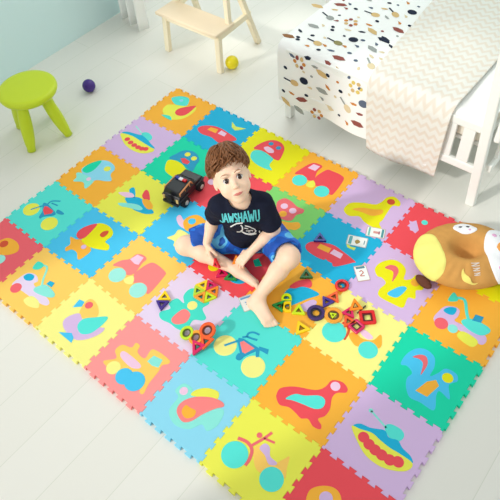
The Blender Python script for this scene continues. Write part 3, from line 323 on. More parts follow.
for (i, j, c, label, inl) in TILES:
    ox, oy = (i+.5)*.3, -(j+.5)*.3
    A, B, C_, D_ = MAT_CORNERS[j][i], MAT_CORNERS[j][i+1], MAT_CORNERS[j+1][i+1], MAT_CORNERS[j+1][i]
    pts = edge(A, B)[:-1]+edge(B, C_)[:-1]+edge(D_, C_)[::-1][:-1]+edge(A, D_)[::-1][:-1]
    # shared edges always run left->right / top->bottom so neighbours interlock exactly
    cx = sum(p.x for p in pts)/len(pts); cy = sum(p.y for p in pts)/len(pts)
    pts = [((p.x-ox)+(-.0003 if p.x > cx else .0003), (p.y-oy)+(-.0003 if p.y > cy else .0003)) for p in pts]
    root = empty('foam_tile', (ox, oy, 0)); tag(root, label, 'foam tile', 'interlocking foam mat tiles')
    bm = bmesh.new(); prism(bm, pts, 0, TH); bm.normal_update(); bmesh.ops.triangulate(bm, faces=[f for f in bm.faces if len(f.verts) > 4])
    bevel(link('tile_base', bm, foam(c), root), .0009, 1, .7)
    for (nm, col, kind, data, lv, ex) in inl:
        z0, z1 = TH-.004, TH+.00035*lv+.0004
        bm = bmesh.new()
        if kind == 'p': prism(bm, catmull(data, 5), z0, z1)
        elif kind == 'l': prism(bm, data, z0, z1)
        elif kind == 'c': prism(bm, circ(data[0][0], data[0][1], ex, 36), z0, z1)
        elif kind == 's': prism(bm, ribbon(catmull(data, 5, False), ex), z0, z1)
        elif kind == 'cs':
            for k, (x, y) in enumerate(data): prism(bm, circ(x, y, ex, 24), z0, z1+.00004*k)
        bm.normal_update(); bmesh.ops.triangulate(bm, faces=[f for f in bm.faces if len(f.verts) > 4])
        bevel(link(nm, bm, foam(col), root), .0004, 1, .7)

# ------------------------------------------------------------------ green round stool
gm = mat('lime_plastic', (200, 220, 28), .38, .5, bump=(300, .05))
t = empty('round_stool', (-.335, -.685, 0)); tag(t, 'lime green round plastic stool on the floor by the teal wall', 'stool')
bm = bmesh.new(); R0 = .148
lathe(bm, [(0, .262), (R0*.8, .262), (R0*.96, .268), (R0, .280), (R0*.985, .296), (R0*.94, .302), (R0*.8, .3025), (0, .3025)], (0, 0, 0), 56)
link('seat', bm, gm, t, True)
for sx, sy in ((.045, -.128), (.105, .06), (-.155, -.045), (-.08, .13)):
    bm = bmesh.new(); top = Vector((sx*.55, sy*.55, .268)); bot = Vector((sx*1.06, sy*1.06, .0)); pts = []; rs = []
    for k in range(13):
        q = k/12; pts.append(top.lerp(bot, q)); r = .020+.0125*math.sin(math.pi*min(1, q*.93+.06))
        if q > .9: r = .022
        rs.append(r)
    pts[-1].z = .003; pts.append(Vector((pts[-1].x, pts[-1].y, 0))); rs.append(.012)
    tube(bm, pts, rs, 20); link('leg', bm, gm, t, True)

# ------------------------------------------------------------------ wooden step stool
wood = mat('pale_birch', (250, 236, 206), .5, .3, noise_=(9, .06), bump=(40, .1))
wood2 = mat('birch_tread', (244, 224, 194), .45, .3, noise_=(6, .08), bump=(40, .1))
t = empty('step_stool', (-.15, .45, 0)); tag(t, 'pale birch wooden step stool with one low step, standing by the window', 'step stool')
def wpart(name, lo_hi=None, bars=(), m_=wood, bv=.004):
    bm = bmesh.new()
    for a, b, w, h in bars: beam(bm, a, b, w, h, (0, 1, 0) if abs(b[2]-a[2]) > .2 else (0, 0, 1))
    if lo_hi: box(bm, *lo_hi)
    return bevel(link(name, bm, m_, t), bv)
# local coords = world minus (-.15,.45)
FLx, FRx = -.168, .243
wpart('leg', bars=[((FLx, -.195, 0), (FLx+.006, -.175, .228), .036, .028)]); wpart('leg', bars=[((FRx, -.188, 0), (FRx-.006, -.170, .228), .036, .028)])
wpart('leg', bars=[((FLx-.09, .20, 0), (FLx-.02, .02, .47), .036, .028)]); wpart('leg', bars=[((FRx-.008, .175, 0), (FRx-.026, .01, .47), .036, .028)])
wpart('leg', bars=[((FLx, -.055, .215), (FLx+.01, -.04, .47), .030, .028)]); wpart('leg', bars=[((FRx-.004, -.075, .215), (FRx-.02, -.06, .47), .030, .028)])
wpart('side_rail', bars=[((FLx, -.18, .215), (FLx-.05, .11, .215), .022, .036)]); wpart('side_rail', bars=[((FRx, -.175, .215), (FRx-.014, .12, .215), .022, .036)])
wpart('cross_rail', bars=[((FLx+.01, -.176, .214), (FRx-.01, -.172, .214), .022, .036)])
wpart('step', ((-.205, -.215, .232), (.262, -.05, .252)), m_=wood2, bv=.006)
wpart('seat', ((-.18, -.10, .47), (.235, .06, .49)), m_=wood2, bv=.006)

# ------------------------------------------------------------------ balls
def ball(loc, r, m_, label):
    bm = bmesh.new(); bmesh.ops.create_icosphere(bm, subdivisions=4, radius=r); o = link('ball', bm, m_, None, True); o.location = loc; return tag(o, label, 'ball')
ball((.125, .332, .039), .039, mat('yellow_ball_plastic', (240, 222, 12), .35, .5), 'yellow plastic ball on the floor against the step stool leg')
ball((-.416, -.294, .037), .037, mat('purple_ball_plastic', (62, 28, 130), .25, .5), 'dark purple plastic ball on the floor right of the green stool')

# ------------------------------------------------------------------ child bed
wp = mat('white_bed_lacquer', (244, 245, 240), .35, .4)
t = empty('child_bed', (1.15, .46, 0)); tag(t, 'white slatted wooden child bed with post and low side rail', 'bed')
def bp(name, lo, hi, m_=wp, bv=.006):
    bm = bmesh.new(); box(bm, tuple(lo[k]-(1.15, .46, 0)[k] for k in range(3)), tuple(hi[k]-(1.15, .46, 0)[k] for k in range(3))); return bevel(link(name, bm, m_, t), bv)
bp('post', (.635, .155, 0), (.675, .195, .42)); bp('post', (.635, 1.27, 0), (.675, 1.31, .75)); bp('post', (1.70, 1.27, 0), (1.745, 1.31, .8))
bm = bmesh.new(); beam(bm, (.548, -.322, 0), (.50, -.335, .80), .042, .034, (0, 1, 0)); bevel(link('post', bm, wp, t), .006)
bp('bottom_rail', (.675, .118, .185), (1.672, .142, .225)); bp('top_rail', (.675, .118, .40), (1.655, .142, .44))
for k in range(12): bp('slat', (.69+k*.081, .122, .225), (.742+k*.081, .138, .40), bv=.003)
bp('rear_rail', (.675, 1.28, .18), (1.70, 1.30, .22)); bp('rear_rail', (.675, 1.28, .70), (1.70, 1.30, .74))
bp('end_rail', (.645, .195, .18), (.665, 1.27, .22)); bp('end_rail', (1.71, .16, .19), (1.73, 1.27, .23)); bp('end_rail', (1.70, .16, .74), (1.735, 1.27, .79))
for k in range(17): bp('end_slat', (1.712, .21+k*.06, .23), (1.728, .235+k*.06, .74), bv=.003)
bp('guard_slat', (1.712, .10, .40), (1.738, .118, .80), bv=.008)
bp('slat_base', (.67, .16, .30), (1.66, 1.27, .32))
mt = mat('cream_mattress', (238, 232, 216), .8, .2, bump=(120, .3))
bm = bmesh.new(); box(bm, (.668, .150, .322), (1.655, 1.265, .445)); o = bevel(link('mattress', bm, mt), .025, 4); tag(o, 'cream mattress lying in the white child bed', 'mattress')

def sheet_point(u, w, off=0, seed=0., amp=.006, hang=.0):
    """cloth lying on the mattress and folding over its front edge; w runs from the back to the hem"""
    zt = .452; r = .034; yc = .160
    if w < 0: p = Vector((u, yc-w, zt)); n = Vector((0, 0, 1))
    elif w < r*math.pi/2: a = w/r; n = Vector((0, -math.sin(a), math.cos(a))); p = Vector((u, yc, zt-r))+n*r
    else: p = Vector((u, yc-r, zt-r-(w-r*math.pi/2))); n = Vector((0, -1, 0))
    k = noise.noise(Vector((u*5+seed, w*4, seed)))*amp*1.6+noise.noise(Vector((u*14+seed, w*9, seed+3)))*amp*.5
    k += max(0, w-.05)*(.03*math.sin(u*17+seed)+.0+hang)
    return p+n*(off+k+amp), n
def sheet(name, u0, u1, w0, w1, m_, off, seed, amp, uf=None, wf=None, nu=110, nv=80, th=.006, hang=0, parent=None):
    bm = bmesh.new(); uv = bm.loops.layers.uv.new('UVMap'); rows = []; co = {}
    for j in range(nv+1):
        row = []
        for i in range(nu+1):
            a, b = i/nu, j/nv
            w = w0+(w1-w0)*b
            ua, ub = (uf(w) if uf else (u0, u1)); u = ua+(ub-ua)*a
            if wf: w = w0+(wf(u)-w0)*b
            p, n = sheet_point(u, w, off, seed, amp, hang); v = bm.verts.new(p); co[v] = (u, w); row.append(v)
        rows.append(row)
    for a, b in zip(rows, rows[1:]):
        for i in range(nu):
            f = bm.faces.new((a[i], b[i], b[i+1], a[i+1]))
            for l in f.loops: l[uv].uv = co[l.vert]
    return bm
duv = mat('duvet_white', (248, 248, 245), .85, .15, bump=(150, .15))
MC = dict(tan=(216, 184, 128), tan2=(226, 208, 170), brick=(150, 84, 76), brown=(150, 106, 70), grey=(160, 164, 160), navy=(42, 48, 66), slate=(96, 108, 128), olive=(150, 142, 96), orange=(208, 138, 70), yellow=(226, 200, 110))
mcn = list(MC); mats = [duv]+[mat('print_'+k, MC[k], .85, .1) for k in mcn]
def d_end(u):
    if u < 1.47: return .340-.004*math.sin(u*9)
    return max(.045, .340-(u-1.47)*14)
bm = sheet('duvet', .628, 1.675, -1.09, .35, duv, .004, 1.7, .005, wf=d_end)
def stamp(shape, col, u, w, sc=1., rot=0.):
    sc = 1.4
    mi = mcn.index(col)+1; c, s_ = math.cos(rot), math.sin(rot)
    pts = []
    for (a, b) in shape:
        p, n = sheet_point(u+(a*c-b*s_)*sc, w+(a*s_+b*c)*sc, .004+.0012, 1.7, .005); pts.append(bm.verts.new(p))
    cen, n = sheet_point(u, w, .004+.0012, 1.7, .005)
    sx = sum(a for a, b in shape)/len(shape); sy = sum(b for a, b in shape)/len(shape)
    p, n = sheet_point(u+(sx*c-sy*s_)*sc, w+(sx*s_+sy*c)*sc, .004+.0013, 1.7, .005); cv = bm.verts.new(p)
    for i in range(len(pts)):
        f = bm.faces.new((pts[i], cv, pts[(i+1) % len(pts)])); f.material_index = mi
rnd = random.Random(4)
for (ty, col, u, w) in MOTIFS:
    a = rnd.uniform(-.3, .6)
    if ty == 'r':
        stamp(circ(0, 0, .017, 14, .014), col, u, w)
    elif ty == 'd': stamp(circ(0, 0, .0085, 8, .006), col, u, w, 1, a)
    elif ty == 'g':
        stamp(circ(.012, 0, .017, 12, .012), col, u, w, 1, a+.3); stamp([(-.034, -.003), (-.002, -.003), (-.002, .003), (-.034, .003)], 'navy' if col != 'tan2' else 'grey', u, w, 1, a+.3)
    elif ty == 'c':
        for k in range(6): stamp(circ(.019*math.cos(k*1.05), .017*math.sin(k*1.05), .0075, 8), [col, 'brick' if col == 'orange' else col, 'tan'][k % 3], u, w)
    else: stamp([(-.026, 0), (-.010, .011), (.012, .009), (.026, .002), (.010, -.010), (-.012, -.008)], col, u, w, 1, a)
placed = [(u, w) for _, _, u, w in MOTIFS]
for _ in range(900):
    u, w = rnd.uniform(.66, 1.12), rnd.uniform(-1.0, .30)
    if min((u-a)**2+(w-b)**2 for a, b in placed) < .044**2: continue
    placed.append((u, w)); stamp(rnd.choice([circ(0, 0, .006, 8, .0045), [(-.014, -.002), (-.004, .005), (.010, .004), (.014, -.002), (.0, -.005)], [(-.012, -.001), (.006, .006), (.010, .0), (.003, -.006)]]), rnd.choice(['navy', 'slate', 'tan', 'grey', 'brick', 'tan2', 'orange']), u, w, 1, rnd.uniform(-.5, .8))
o = link('duvet', bm, mats, None, True); tag(o, 'white duvet printed with small animals and leaves, hanging over the front of the bed', 'duvet')
# chevron knitted blanket
def chevron():
    M = bpy.data.materials.new('chevron_knit'); M.use_nodes = True; nt = M.node_tree; b = nt.nodes['Principled BSDF']; b.inputs['Roughness'].default_value = .9
    uvn = nt.nodes.new('ShaderNodeUVMap'); sp = nt.nodes.new('ShaderNodeSeparateXYZ'); nt.links.new(uvn.outputs[0], sp.inputs[0])
    def M_(op, a, b_=None):
        n = nt.nodes.new('ShaderNodeMath'); n.operation = op
        for k, v in enumerate((a, b_)):
            if v is None: continue
            if isinstance(v, (int, float)): n.inputs[k].default_value = v
            else: nt.links.new(v, n.inputs[k])
        return n.outputs[0]
    z = M_('PINGPONG', sp.outputs[0], .022); s_ = M_('MULTIPLY', z, 1.1); v = M_('ADD', sp.outputs[1], s_)
    f = M_('FRACT', M_('MULTIPLY', v, 22)); st = M_('PINGPONG', f, .5)
    cr = nt.nodes.new('ShaderNodeValToRGB'); e = cr.color_ramp.elements
    e[0].position = .12; e[0].color = (lin(226), lin(215), lin(200), 1); e[1].position = .3; e[1].color = (lin(232), lin(229), lin(221), 1)
    nt.links.new(st, cr.inputs[0]); nt.links.new(cr.outputs[0], b.inputs['Base Color'])
    bp_ = nt.nodes.new('ShaderNodeBump'); bp_.inputs['Strength'].default_value = .3; bp_.inputs['Distance'].default_value = .004; nt.links.new(st, bp_.inputs['Height']); nt.links.new(bp_.outputs[0], b.inputs['Normal'])
    return M
def cuf(w): 
    q = (w+1.09)/1.475
    return (1.02+.14*q, 1.50+.01*q+.02*math.sin(q*3))
bm = sheet('blanket', 0, 0, -1.09, .385, None, .017, 5.2, .008, uf=cuf, hang=.0)
o = link('knitted_blanket', bm, chevron(), None, True); s_ = o.modifiers.new('thick', 'SOLIDIFY'); s_.thickness = .007; s_.offset = -1
tag(o, 'cream knitted blanket with a beige zigzag pattern, draped over the duvet and bed edge', 'blanket')

# ------------------------------------------------------------------ owl cushion
def cushion():
    cx, cy = 1.828, -.215; ax = math.atan2(.62, .78)
    root = empty('owl_cushion', (cx, cy, .014), (0, 0, ax)); tag(root, 'round brown plush owl cushion with yellow and white patches, on the mat by the bed', 'cushion')
    RX, RY, HT = .203, .160, .140
    def S(a, b, off=0):
        r = math.hypot(a, b); th = math.atan2(b, a)
        ph = min(r, 1.98)*math.pi/2       # 0 = top centre, pi/2 equator
        x = math.sin(ph)**1.0 if ph < math.pi/2 else math.sin(ph)
        x = math.copysign(abs(math.sin(ph))**.88, math.sin(ph)); z = math.copysign(abs(math.cos(ph))**.85, math.cos(ph))
        z = HT/2+z*HT/2
        z -= .085*math.exp(-(r/.16)**2)                                       # tufted hollow in the middle
        wr = .0045*math.sin(th*19+3*math.sin(th*3))*math.exp(-((r-.72)/.3)**2)*(1 if math.sin(th) < .2 else .25)
        x += wr*1.2/RX*0+0
        P_ = Vector((RX*x*math.cos(th), RY*x*math.sin(th), z+wr))
        n = Vector((math.sin(ph)*math.cos(th)/RX, math.sin(ph)*math.sin(th)/RY, math.cos(ph)/(HT/2)))
        n = Vector((n.x*.03, n.y*.03, n.z*.01+1e-6)).normalized()
        return P_+n*off
    bm = bmesh.new(); n, mrow = 120, 60; rings = []
    for j in range(mrow+1):
        r = 2*j/mrow
        if j == 0: rings.append([bm.verts.new(S(0, 0))])
        elif j == mrow: rings.append([bm.verts.new((0, 0, 0))])
        else: rings.append([bm.verts.new(S(r*math.cos(2*math.pi*k/n), r*math.sin(2*math.pi*k/n))) for k in range(n)])
    for a, b in zip(rings, rings[1:]):
        for k in range(n):
            q = []
            for v in (a[k % len(a)], b[k % len(b)], b[(k+1) % len(b)], a[(k+1) % len(a)]):
                if v not in q: q.append(v)
            bm.faces.new(q)
    plush = mat('brown_plush', (206, 152, 84), .9, .1, noise_=(30, .12), bump=(220, .6))
    link('body', bm, plush, root, True)
    def patch(name, outline, m_, off, parent=root, rings_=16, c=None):
        bm = bmesh.new(); ol = catmull(outline, 8); c = c or (sum(p[0] for p in ol)/len(ol), sum(p[1] for p in ol)/len(ol)); R_ = []
        for j in range(rings_+1):
            q = j/rings_; o_ = off if j < rings_ else off-.004
            if j == 0: R_.append([bm.verts.new(S(*c, off))])
            else: R_.append([bm.verts.new(S(c[0]+(p[0]-c[0])*q, c[1]+(p[1]-c[1])*q, o_)) for p in ol])
        for a, b in zip(R_, R_[1:]):
            for k in range(len(ol)):
                q = []
                for v in (a[k % len(a)], b[k], b[(k+1) % len(b)], a[(k+1) % len(a)]):
                    if v not in q: q.append(v)
                bm.faces.new(q)
        bmesh.ops.recalc_face_normals(bm, faces=bm.faces[:])
        return link(name, bm, m_, parent, True)
    wh = mat('white_plush', (240, 240, 242), .9, .1, bump=(220, .3)); ye = mat('yellow_plush', (240, 232, 130), .9, .1, noise_=(20, .04), bump=(220, .3)); ink = mat('black_thread', (40, 40, 46), .8)
    patch('belly_patch', [(-.54, .42), (-.38, .22), (-.31, -.15), (-.40, -.46), (-.62, -.70), (-.9, -.80), (-1.2, -.5), (-1.2, 0), (-1.0, .35), (-.75, .48)], ye, .005, rings_=20)
    f1 = patch('face_patch', [(.17, -.18), (.20, .12), (.36, .36), (.6, .42), (1.0, .3), (1.2, -.3), (1.0, -.85), (.66, -.98), (.40, -.82), (.24, -.52)], wh, .005, rings_=20)
    patch('beak', [(.30, -.06), (.37, .04), (.46, .02), (.47, -.14), (.38, -.20)], mat('orange_felt', (232, 160, 84), .9), .0075, f1, 6)
    for (a, b) in ((.44, .16), (.47, -.46)):
        for k in (-1, 0, 1): patch('eyelash', [(a, b+k*.05), (a+.07, b+k*.07+.008), (a+.07, b+k*.07-.008), (a, b+k*.05-.012)], ink, .0068, f1, 3)
        patch('eyelid', [(a, b+.07), (a+.015, b), (a, b-.07), (a-.012, b)], ink, .0068, f1, 3)
    for (a, b) in ((.34, .18), (.35, -.44)): patch('cheek', circ(a, b, .04, 8), mat('pink_felt', (226, 170, 206), .9), .0068, f1, 4)
    f2 = patch('small_face', [(-.13, .36), (-.10, .46), (.0, .50), (.09, .46), (.13, .38), (.16, .32), (.08, .24), (-.04, .24)], wh, .005)
    for a in (-.07, .02): patch('eyelash', [(a, .37), (a+.03, .34), (a+.06, .37), (a+.03, .385)], ink, .0068, f2, 3)
    patch('cheek', circ(.06, .29, .02, 8), mat('pink_felt', (226, 170, 206), .9), .0068, f2, 3)
    # crescent moon and the Zzz stitched beside it
    bm = bmesh.new(); N = 18; col_ = []
    for k in range(N+1):
        a = math.radians(128+k*190/N); w_ = .085*math.sin(math.pi*k/N)+.004
        o1 = (-.06+.13*math.cos(a)*1.0, -.62+.24*math.sin(a)); o2 = (o1[0]-math.cos(a)*w_*1.2, o1[1]-math.sin(a)*w_*1.2)
        col_.append([bm.verts.new(S(*o1, .0045)), bm.verts.new(S((o1[0]+o2[0])/2, (o1[1]+o2[1])/2, .006)), bm.verts.new(S(*o2, .0045))])
    for a, b in zip(col_, col_[1:]):
        for k in range(2): bm.faces.new((a[k], b[k], b[k+1], a[k+1]))
    link('moon', bm, mat('moon_felt', (244, 224, 120), .8), root, True)
    bm = bmesh.new()
    def stroke(p, q, w_):
        d = Vector((q[0]-p[0], q[1]-p[1])); nn = Vector((-d.y, d.x)).normalized()*w_; V_ = []
        for k in range(5):
            c_ = (p[0]+d.x*k/4, p[1]+d.y*k/4); V_.append((bm.verts.new(S(c_[0]+nn.x, c_[1]+nn.y, .005)), bm.verts.new(S(c_[0]-nn.x, c_[1]-nn.y, .005))))
        for a, b in zip(V_, V_[1:]): bm.faces.new((a[0], b[0], b[1], a[1]))
    for (x, y, s) in ((.01, -.36, .036), (.015, -.46, .032), (.02, -.56, .030)):
        stroke((x-s*1.3, y+s*.8), (x+s*1.3, y+s*.8), .008); stroke((x+s*1.3, y+s*.8), (x-s*1.3, y-s*.8), .008); stroke((x-s*1.3, y-s*.8), (x+s*1.3, y-s*.8), .008)
    link('stitched_letters', bm, mat('grey_thread', (214, 206, 196), .8), root, True)
    # tail and foot
    def blob(name, c, r, m_, rz):
        bm = bmesh.new(); bmesh.ops.create_uvsphere(bm, u_segments=24, v_segments=14, radius=1)
        for v in bm.verts: v.co = Matrix.Rotation(rz, 3, 'Z') @ Vector((v.co.x*r[0], v.co.y*r[1], v.co.z*r[2]))+Vector(c)
        link(name, bm, m_, root, True)
    blob('tail', (-.178, -.095, .026), (.040, .018, .024), mat('dark_brown_plush', (96, 52, 38), .9), -.9)
    blob('foot', (.165, -.135, .026), (.045, .030, .024), mat('dark_green_plush', (22, 86, 66), .9), .3)
cushion()

# ------------------------------------------------------------------ toy car
def toy_car():
    # local x = forward
    a = Vector((.592-.588, -.480+.672)).normalized(); rz = math.atan2(a.y, a.x)
    root = empty('toy_car', (.597, -.588, .0145), (0, 0, math.radians(96))); tag(root, 'black toy off-road car with tan window frames, on the mat behind the boy', 'toy car'); root.scale = (1.02, 1.02, 1.02)
    bk = mat('black_toy_plastic', (26, 28, 34), .35, .5); dk = mat('tinted_toy_window', (12, 14, 20), .15, .6); tan_ = mat('tan_toy_trim', (214, 150, 96), .5)
    L, W = .19, .095
    prof = [(-L/2, .030), (-L/2, .062), (-L/2+.012, .070), (-.078, .096), (.018, .098), (.040, .074), (L/2-.01, .066), (L/2, .055), (L/2, .030)]
    bm = bmesh.new()
    A_ = [bm.verts.new((x, -W/2+(.010 if z > .075 else 0), z)) for x, z in prof]; B_ = [bm.verts.new((x, W/2-(.010 if z > .075 else 0), z)) for x, z in prof]
    bm.faces.new(A_); bm.faces.new(B_[::-1])
    for k in range(len(prof)): bm.faces.new((A_[k], B_[k], B_[(k+1) % len(prof)], A_[(k+1) % len(prof)]))
    bmesh.ops.recalc_face_normals(bm, faces=bm.faces[:])
    bevel(link('body', bm, bk, root), .004, 2)
    for sx in (-.058, .060):
        for sy in (-1, 1):
            bm = bmesh.new(); M = Matrix.Translation((sx, sy*(W/2-.002), .026)) @ Matrix.Rotation(math.pi/2, 4, 'X')
            lathe(bm, [(0, -.014), (.018, -.014), (.026, -.011), (.0262, .011), (.018, .014), (0, .014)], n=28, M=M); w_ = link('wheel', bm, mat('black_rubber', (22, 22, 24), .7), root, True)
            bm = bmesh.new(); M2 = Matrix.Translation((sx, sy*(W/2+.0125), .026)) @ Matrix.Rotation(math.pi/2, 4, 'X'); lathe(bm, [(0, -.003), (.010, -.003), (.012, 0), (.010, .003), (0, .003)], n=18, M=M2); link('hubcap', bm, mat('grey_toy_hub', (196, 190, 180), .3), w_, True)
    for sx in (-.058, .060):
        for sy in (-1, 1):
            bm = bmesh.new(); box(bm, (sx-.032, sy*W/2-.008, .052), (sx+.032, sy*W/2+.008, .059)); bevel(link('fender', bm, bk, root), .003)
    bm = bmesh.new(); box(bm, (.0, -.030, .0982), (.016, -.010, .106)); bevel(link('light_bar', bm, mat('red_lens', (200, 24, 34), .2), root), .002)
    bm = bmesh.new(); box(bm, (.0, -.010, .0982), (.016, .010, .106)); bevel(link('light_bar', bm, mat('white_lens', (235, 235, 240), .2), root), .002)
    bm = bmesh.new(); box(bm, (.0, .010, .0982), (.016, .030, .106)); bevel(link('light_bar', bm, mat('blue_lens', (30, 50, 150), .2), root), .002)
    for o in list(root.children):
        if o.name.startswith('light_bar'): o.location.x = -.012
    for sy in (-1, 1):
        bm = bmesh.new()
        for a_, b_ in (((-.080, .064), (.020, .070)), ((-.072, .090), (.010, .094)), ((-.080, .064), (-.072, .090)), ((-.040, .066), (-.036, .092)), ((-.005, .067), (-.004, .094)), ((.020, .070), (.010, .094))):
            beam(bm, (a_[0], sy*(W/2-.003), a_[1]), (b_[0], sy*(W/2-.006), b_[1]), .005, .006)
        link('window_frame', bm, tan_, root)
    bm = bmesh.new(); box(bm, (-L/2-.010, -W/2+.004, .026), (-L/2+.002, W/2-.004, .040)); bevel(link('bumper', bm, bk, root), .003)
    for sy in (-1, 1):
        bm = bmesh.new(); box(bm, (-L/2-.003, sy*.038-.006, .044), (-L/2+.003, sy*.038+.006, .064)); bevel(link('tail_lamp', bm, mat('tan_toy_lens', (226, 190, 120), .3), root), .001)
    bm = bmesh.new(); prism(bm, [(.022, -.030), (.040, -.034), (.040, .034), (.022, .030)], .0, .003)
    for v in bm.verts: v.co.z += .0965-(v.co.x-.020)*1.05
    link('windscreen', bm, dk, root)
    bm = bmesh.new(); M = Matrix.Translation((-L/2-.006, 0, .062)) @ Matrix.Rotation(math.pi/2, 4, 'Y'); lathe(bm, [(0, -.006), (.016, -.006), (.019, 0), (.016, .006), (0, .006)], n=24, M=M); link('spare_wheel', bm, mat('black_rubber', (22, 22, 24), .7), root, True)
toy_car()

# ------------------------------------------------------------------ magnetic pieces
PC = dict(yellow=(250, 214, 10), lime=(206, 232, 20), lime2=(188, 220, 40), orange=(250, 140, 16), orange2=(244, 160, 40), redorange=(238, 92, 34), magenta=(216, 22, 92), red=(222, 24, 30), green=(20, 150, 70), dgreen=(20, 112, 44), indigo=(62, 34, 136), purple=(52, 26, 96), blue=(12, 52, 150), dark=(60, 40, 30))
def pmat(c): return mat('magnet_plastic_'+c, PC[c], .22, .55)
def loop_ring(bm, outs, ins, h=.0105):
    n = len(outs); b = .0012
    def sh(pts, k): 
        cx = sum(p[0] for p in pts)/n; cy = sum(p[1] for p in pts)/n
        return [(p[0]+(cx-p[0])*k, p[1]+(cy-p[1])*k) for p in pts]
    prof = [(outs, -h/2+b), (outs, h/2-b), (sh(outs, .05), h/2), (sh(ins, -.08), h/2), (ins, h/2-b), (ins, -h/2+b), (sh(ins, -.08), -h/2), (sh(outs, .05), -h/2)]
    R_ = [[bm.verts.new((p[0], p[1], z)) for p in pts] for pts, z in prof]
    for a, b_ in zip(R_, R_[1:]+R_[:1]):
        for k in range(n): bm.faces.new((a[k], a[(k+1) % n], b_[(k+1) % n], b_[k]))
def rounded(poly, r, k=4):
    out = []; n = len(poly)
    for i in range(n):
        p = Vector(poly[i]); a = (Vector(poly[i-1])-p).normalized(); b = (Vector(poly[(i+1) % n])-p).normalized()
        for j in range(k+1):
            t_ = j/k; q = p+a*r*(1-t_)**2+b*r*t_**2; out.append((q.x, q.y))
    return out
def magnet(kind, col, loc, rot, size, label, group):
    bm = bmesh.new(); nm = {'tri': 'magnetic_triangle', 'sq': 'magnetic_square', 'ring': 'magnetic_ring', 'arch': 'magnetic_arch', 'rod': 'magnetic_rod'}[kind]
    root = bpy.data.objects.new(nm, None); root.empty_display_size = .02; COL.objects.link(root)
    if kind == 'tri':
        R_ = size/math.sqrt(3); P_ = [(R_*math.cos(2*math.pi*k/3), R_*math.sin(2*math.pi*k/3)) for k in range(3)]
        o_ = rounded(P_, size*.10); i_ = rounded([(x*.42, y*.42) for x, y in P_], size*.04); rim = [(x*.30, y*.30) for x, y in P_]
    elif kind == 'sq':
        P_ = [(size/2*x, size/2*y) for x, y in ((1, 1), (-1, 1), (-1, -1), (1, -1))]; o_ = rounded(P_, size*.14); i_ = rounded([(x*.62, y*.62) for x, y in P_], size*.06); rim = [(x*.5, y*.5) for x, y in P_]
    elif kind == 'ring': o_ = circ(0, 0, size/2, 40); i_ = circ(0, 0, size*.31, 40); rim = None
    elif kind == 'arch':
        P_ = [(size/2*math.cos(a), size/2*math.sin(a)) for a in [math.pi*k/14-math.pi/2 for k in range(15)]]+[(-size*.3, size/2), (-size*.3, -size/2)]
        o_ = P_; i_ = [(x*.5-.001, y*.55) for x, y in P_]; rim = None
    else: o_ = None
    if o_: loop_ring(bm, o_, i_)
    else: box(bm, (-size/2, -.0025, -.0025), (size/2, .0025, .0025))
    bm.normal_update(); bmesh.ops.recalc_face_normals(bm, faces=bm.faces[:])
    link('frame', bm, pmat(col), root)
    if o_:
        # thin inner lip of the same piece, colour darkened to paint in its shade
        bm = bmesh.new(); i2 = [(x*.62, y*.62) for x, y in i_]; n = len(i_)
        R_ = [[bm.verts.new((p[0], p[1], z)) for p in pts] for pts, z in ((i_, .0012), (i2, .0012), (i2, -.0012), (i_, -.0012))]
        for a, b_ in zip(R_, R_[1:]+R_[:1]):
            for k in range(n): bm.faces.new((a[k], a[(k+1) % n], b_[(k+1) % n], b_[k]))
        bmesh.ops.recalc_face_normals(bm, faces=bm.faces[:]); link('inner_lip', bm, mat('magnet_lip_shaded_'+col, tuple(int(v*.40) for v in PC[col]), .3, .5), root)
    if isinstance(rot[0], (list, tuple)):
        M = Matrix(rot).to_4x4()
        M.translation = Vector(loc); root.matrix_world = M
    else: root.location = loc; root.rotation_euler = rot
    tag(root, label, 'magnetic toy piece', group or 'magnetic building pieces on the mat')
    return root
for (k_, c_, l_, r_, s_, lab, g_) in MAGNETS: magnet(k_, c_, l_, r_, s_, lab, g_)

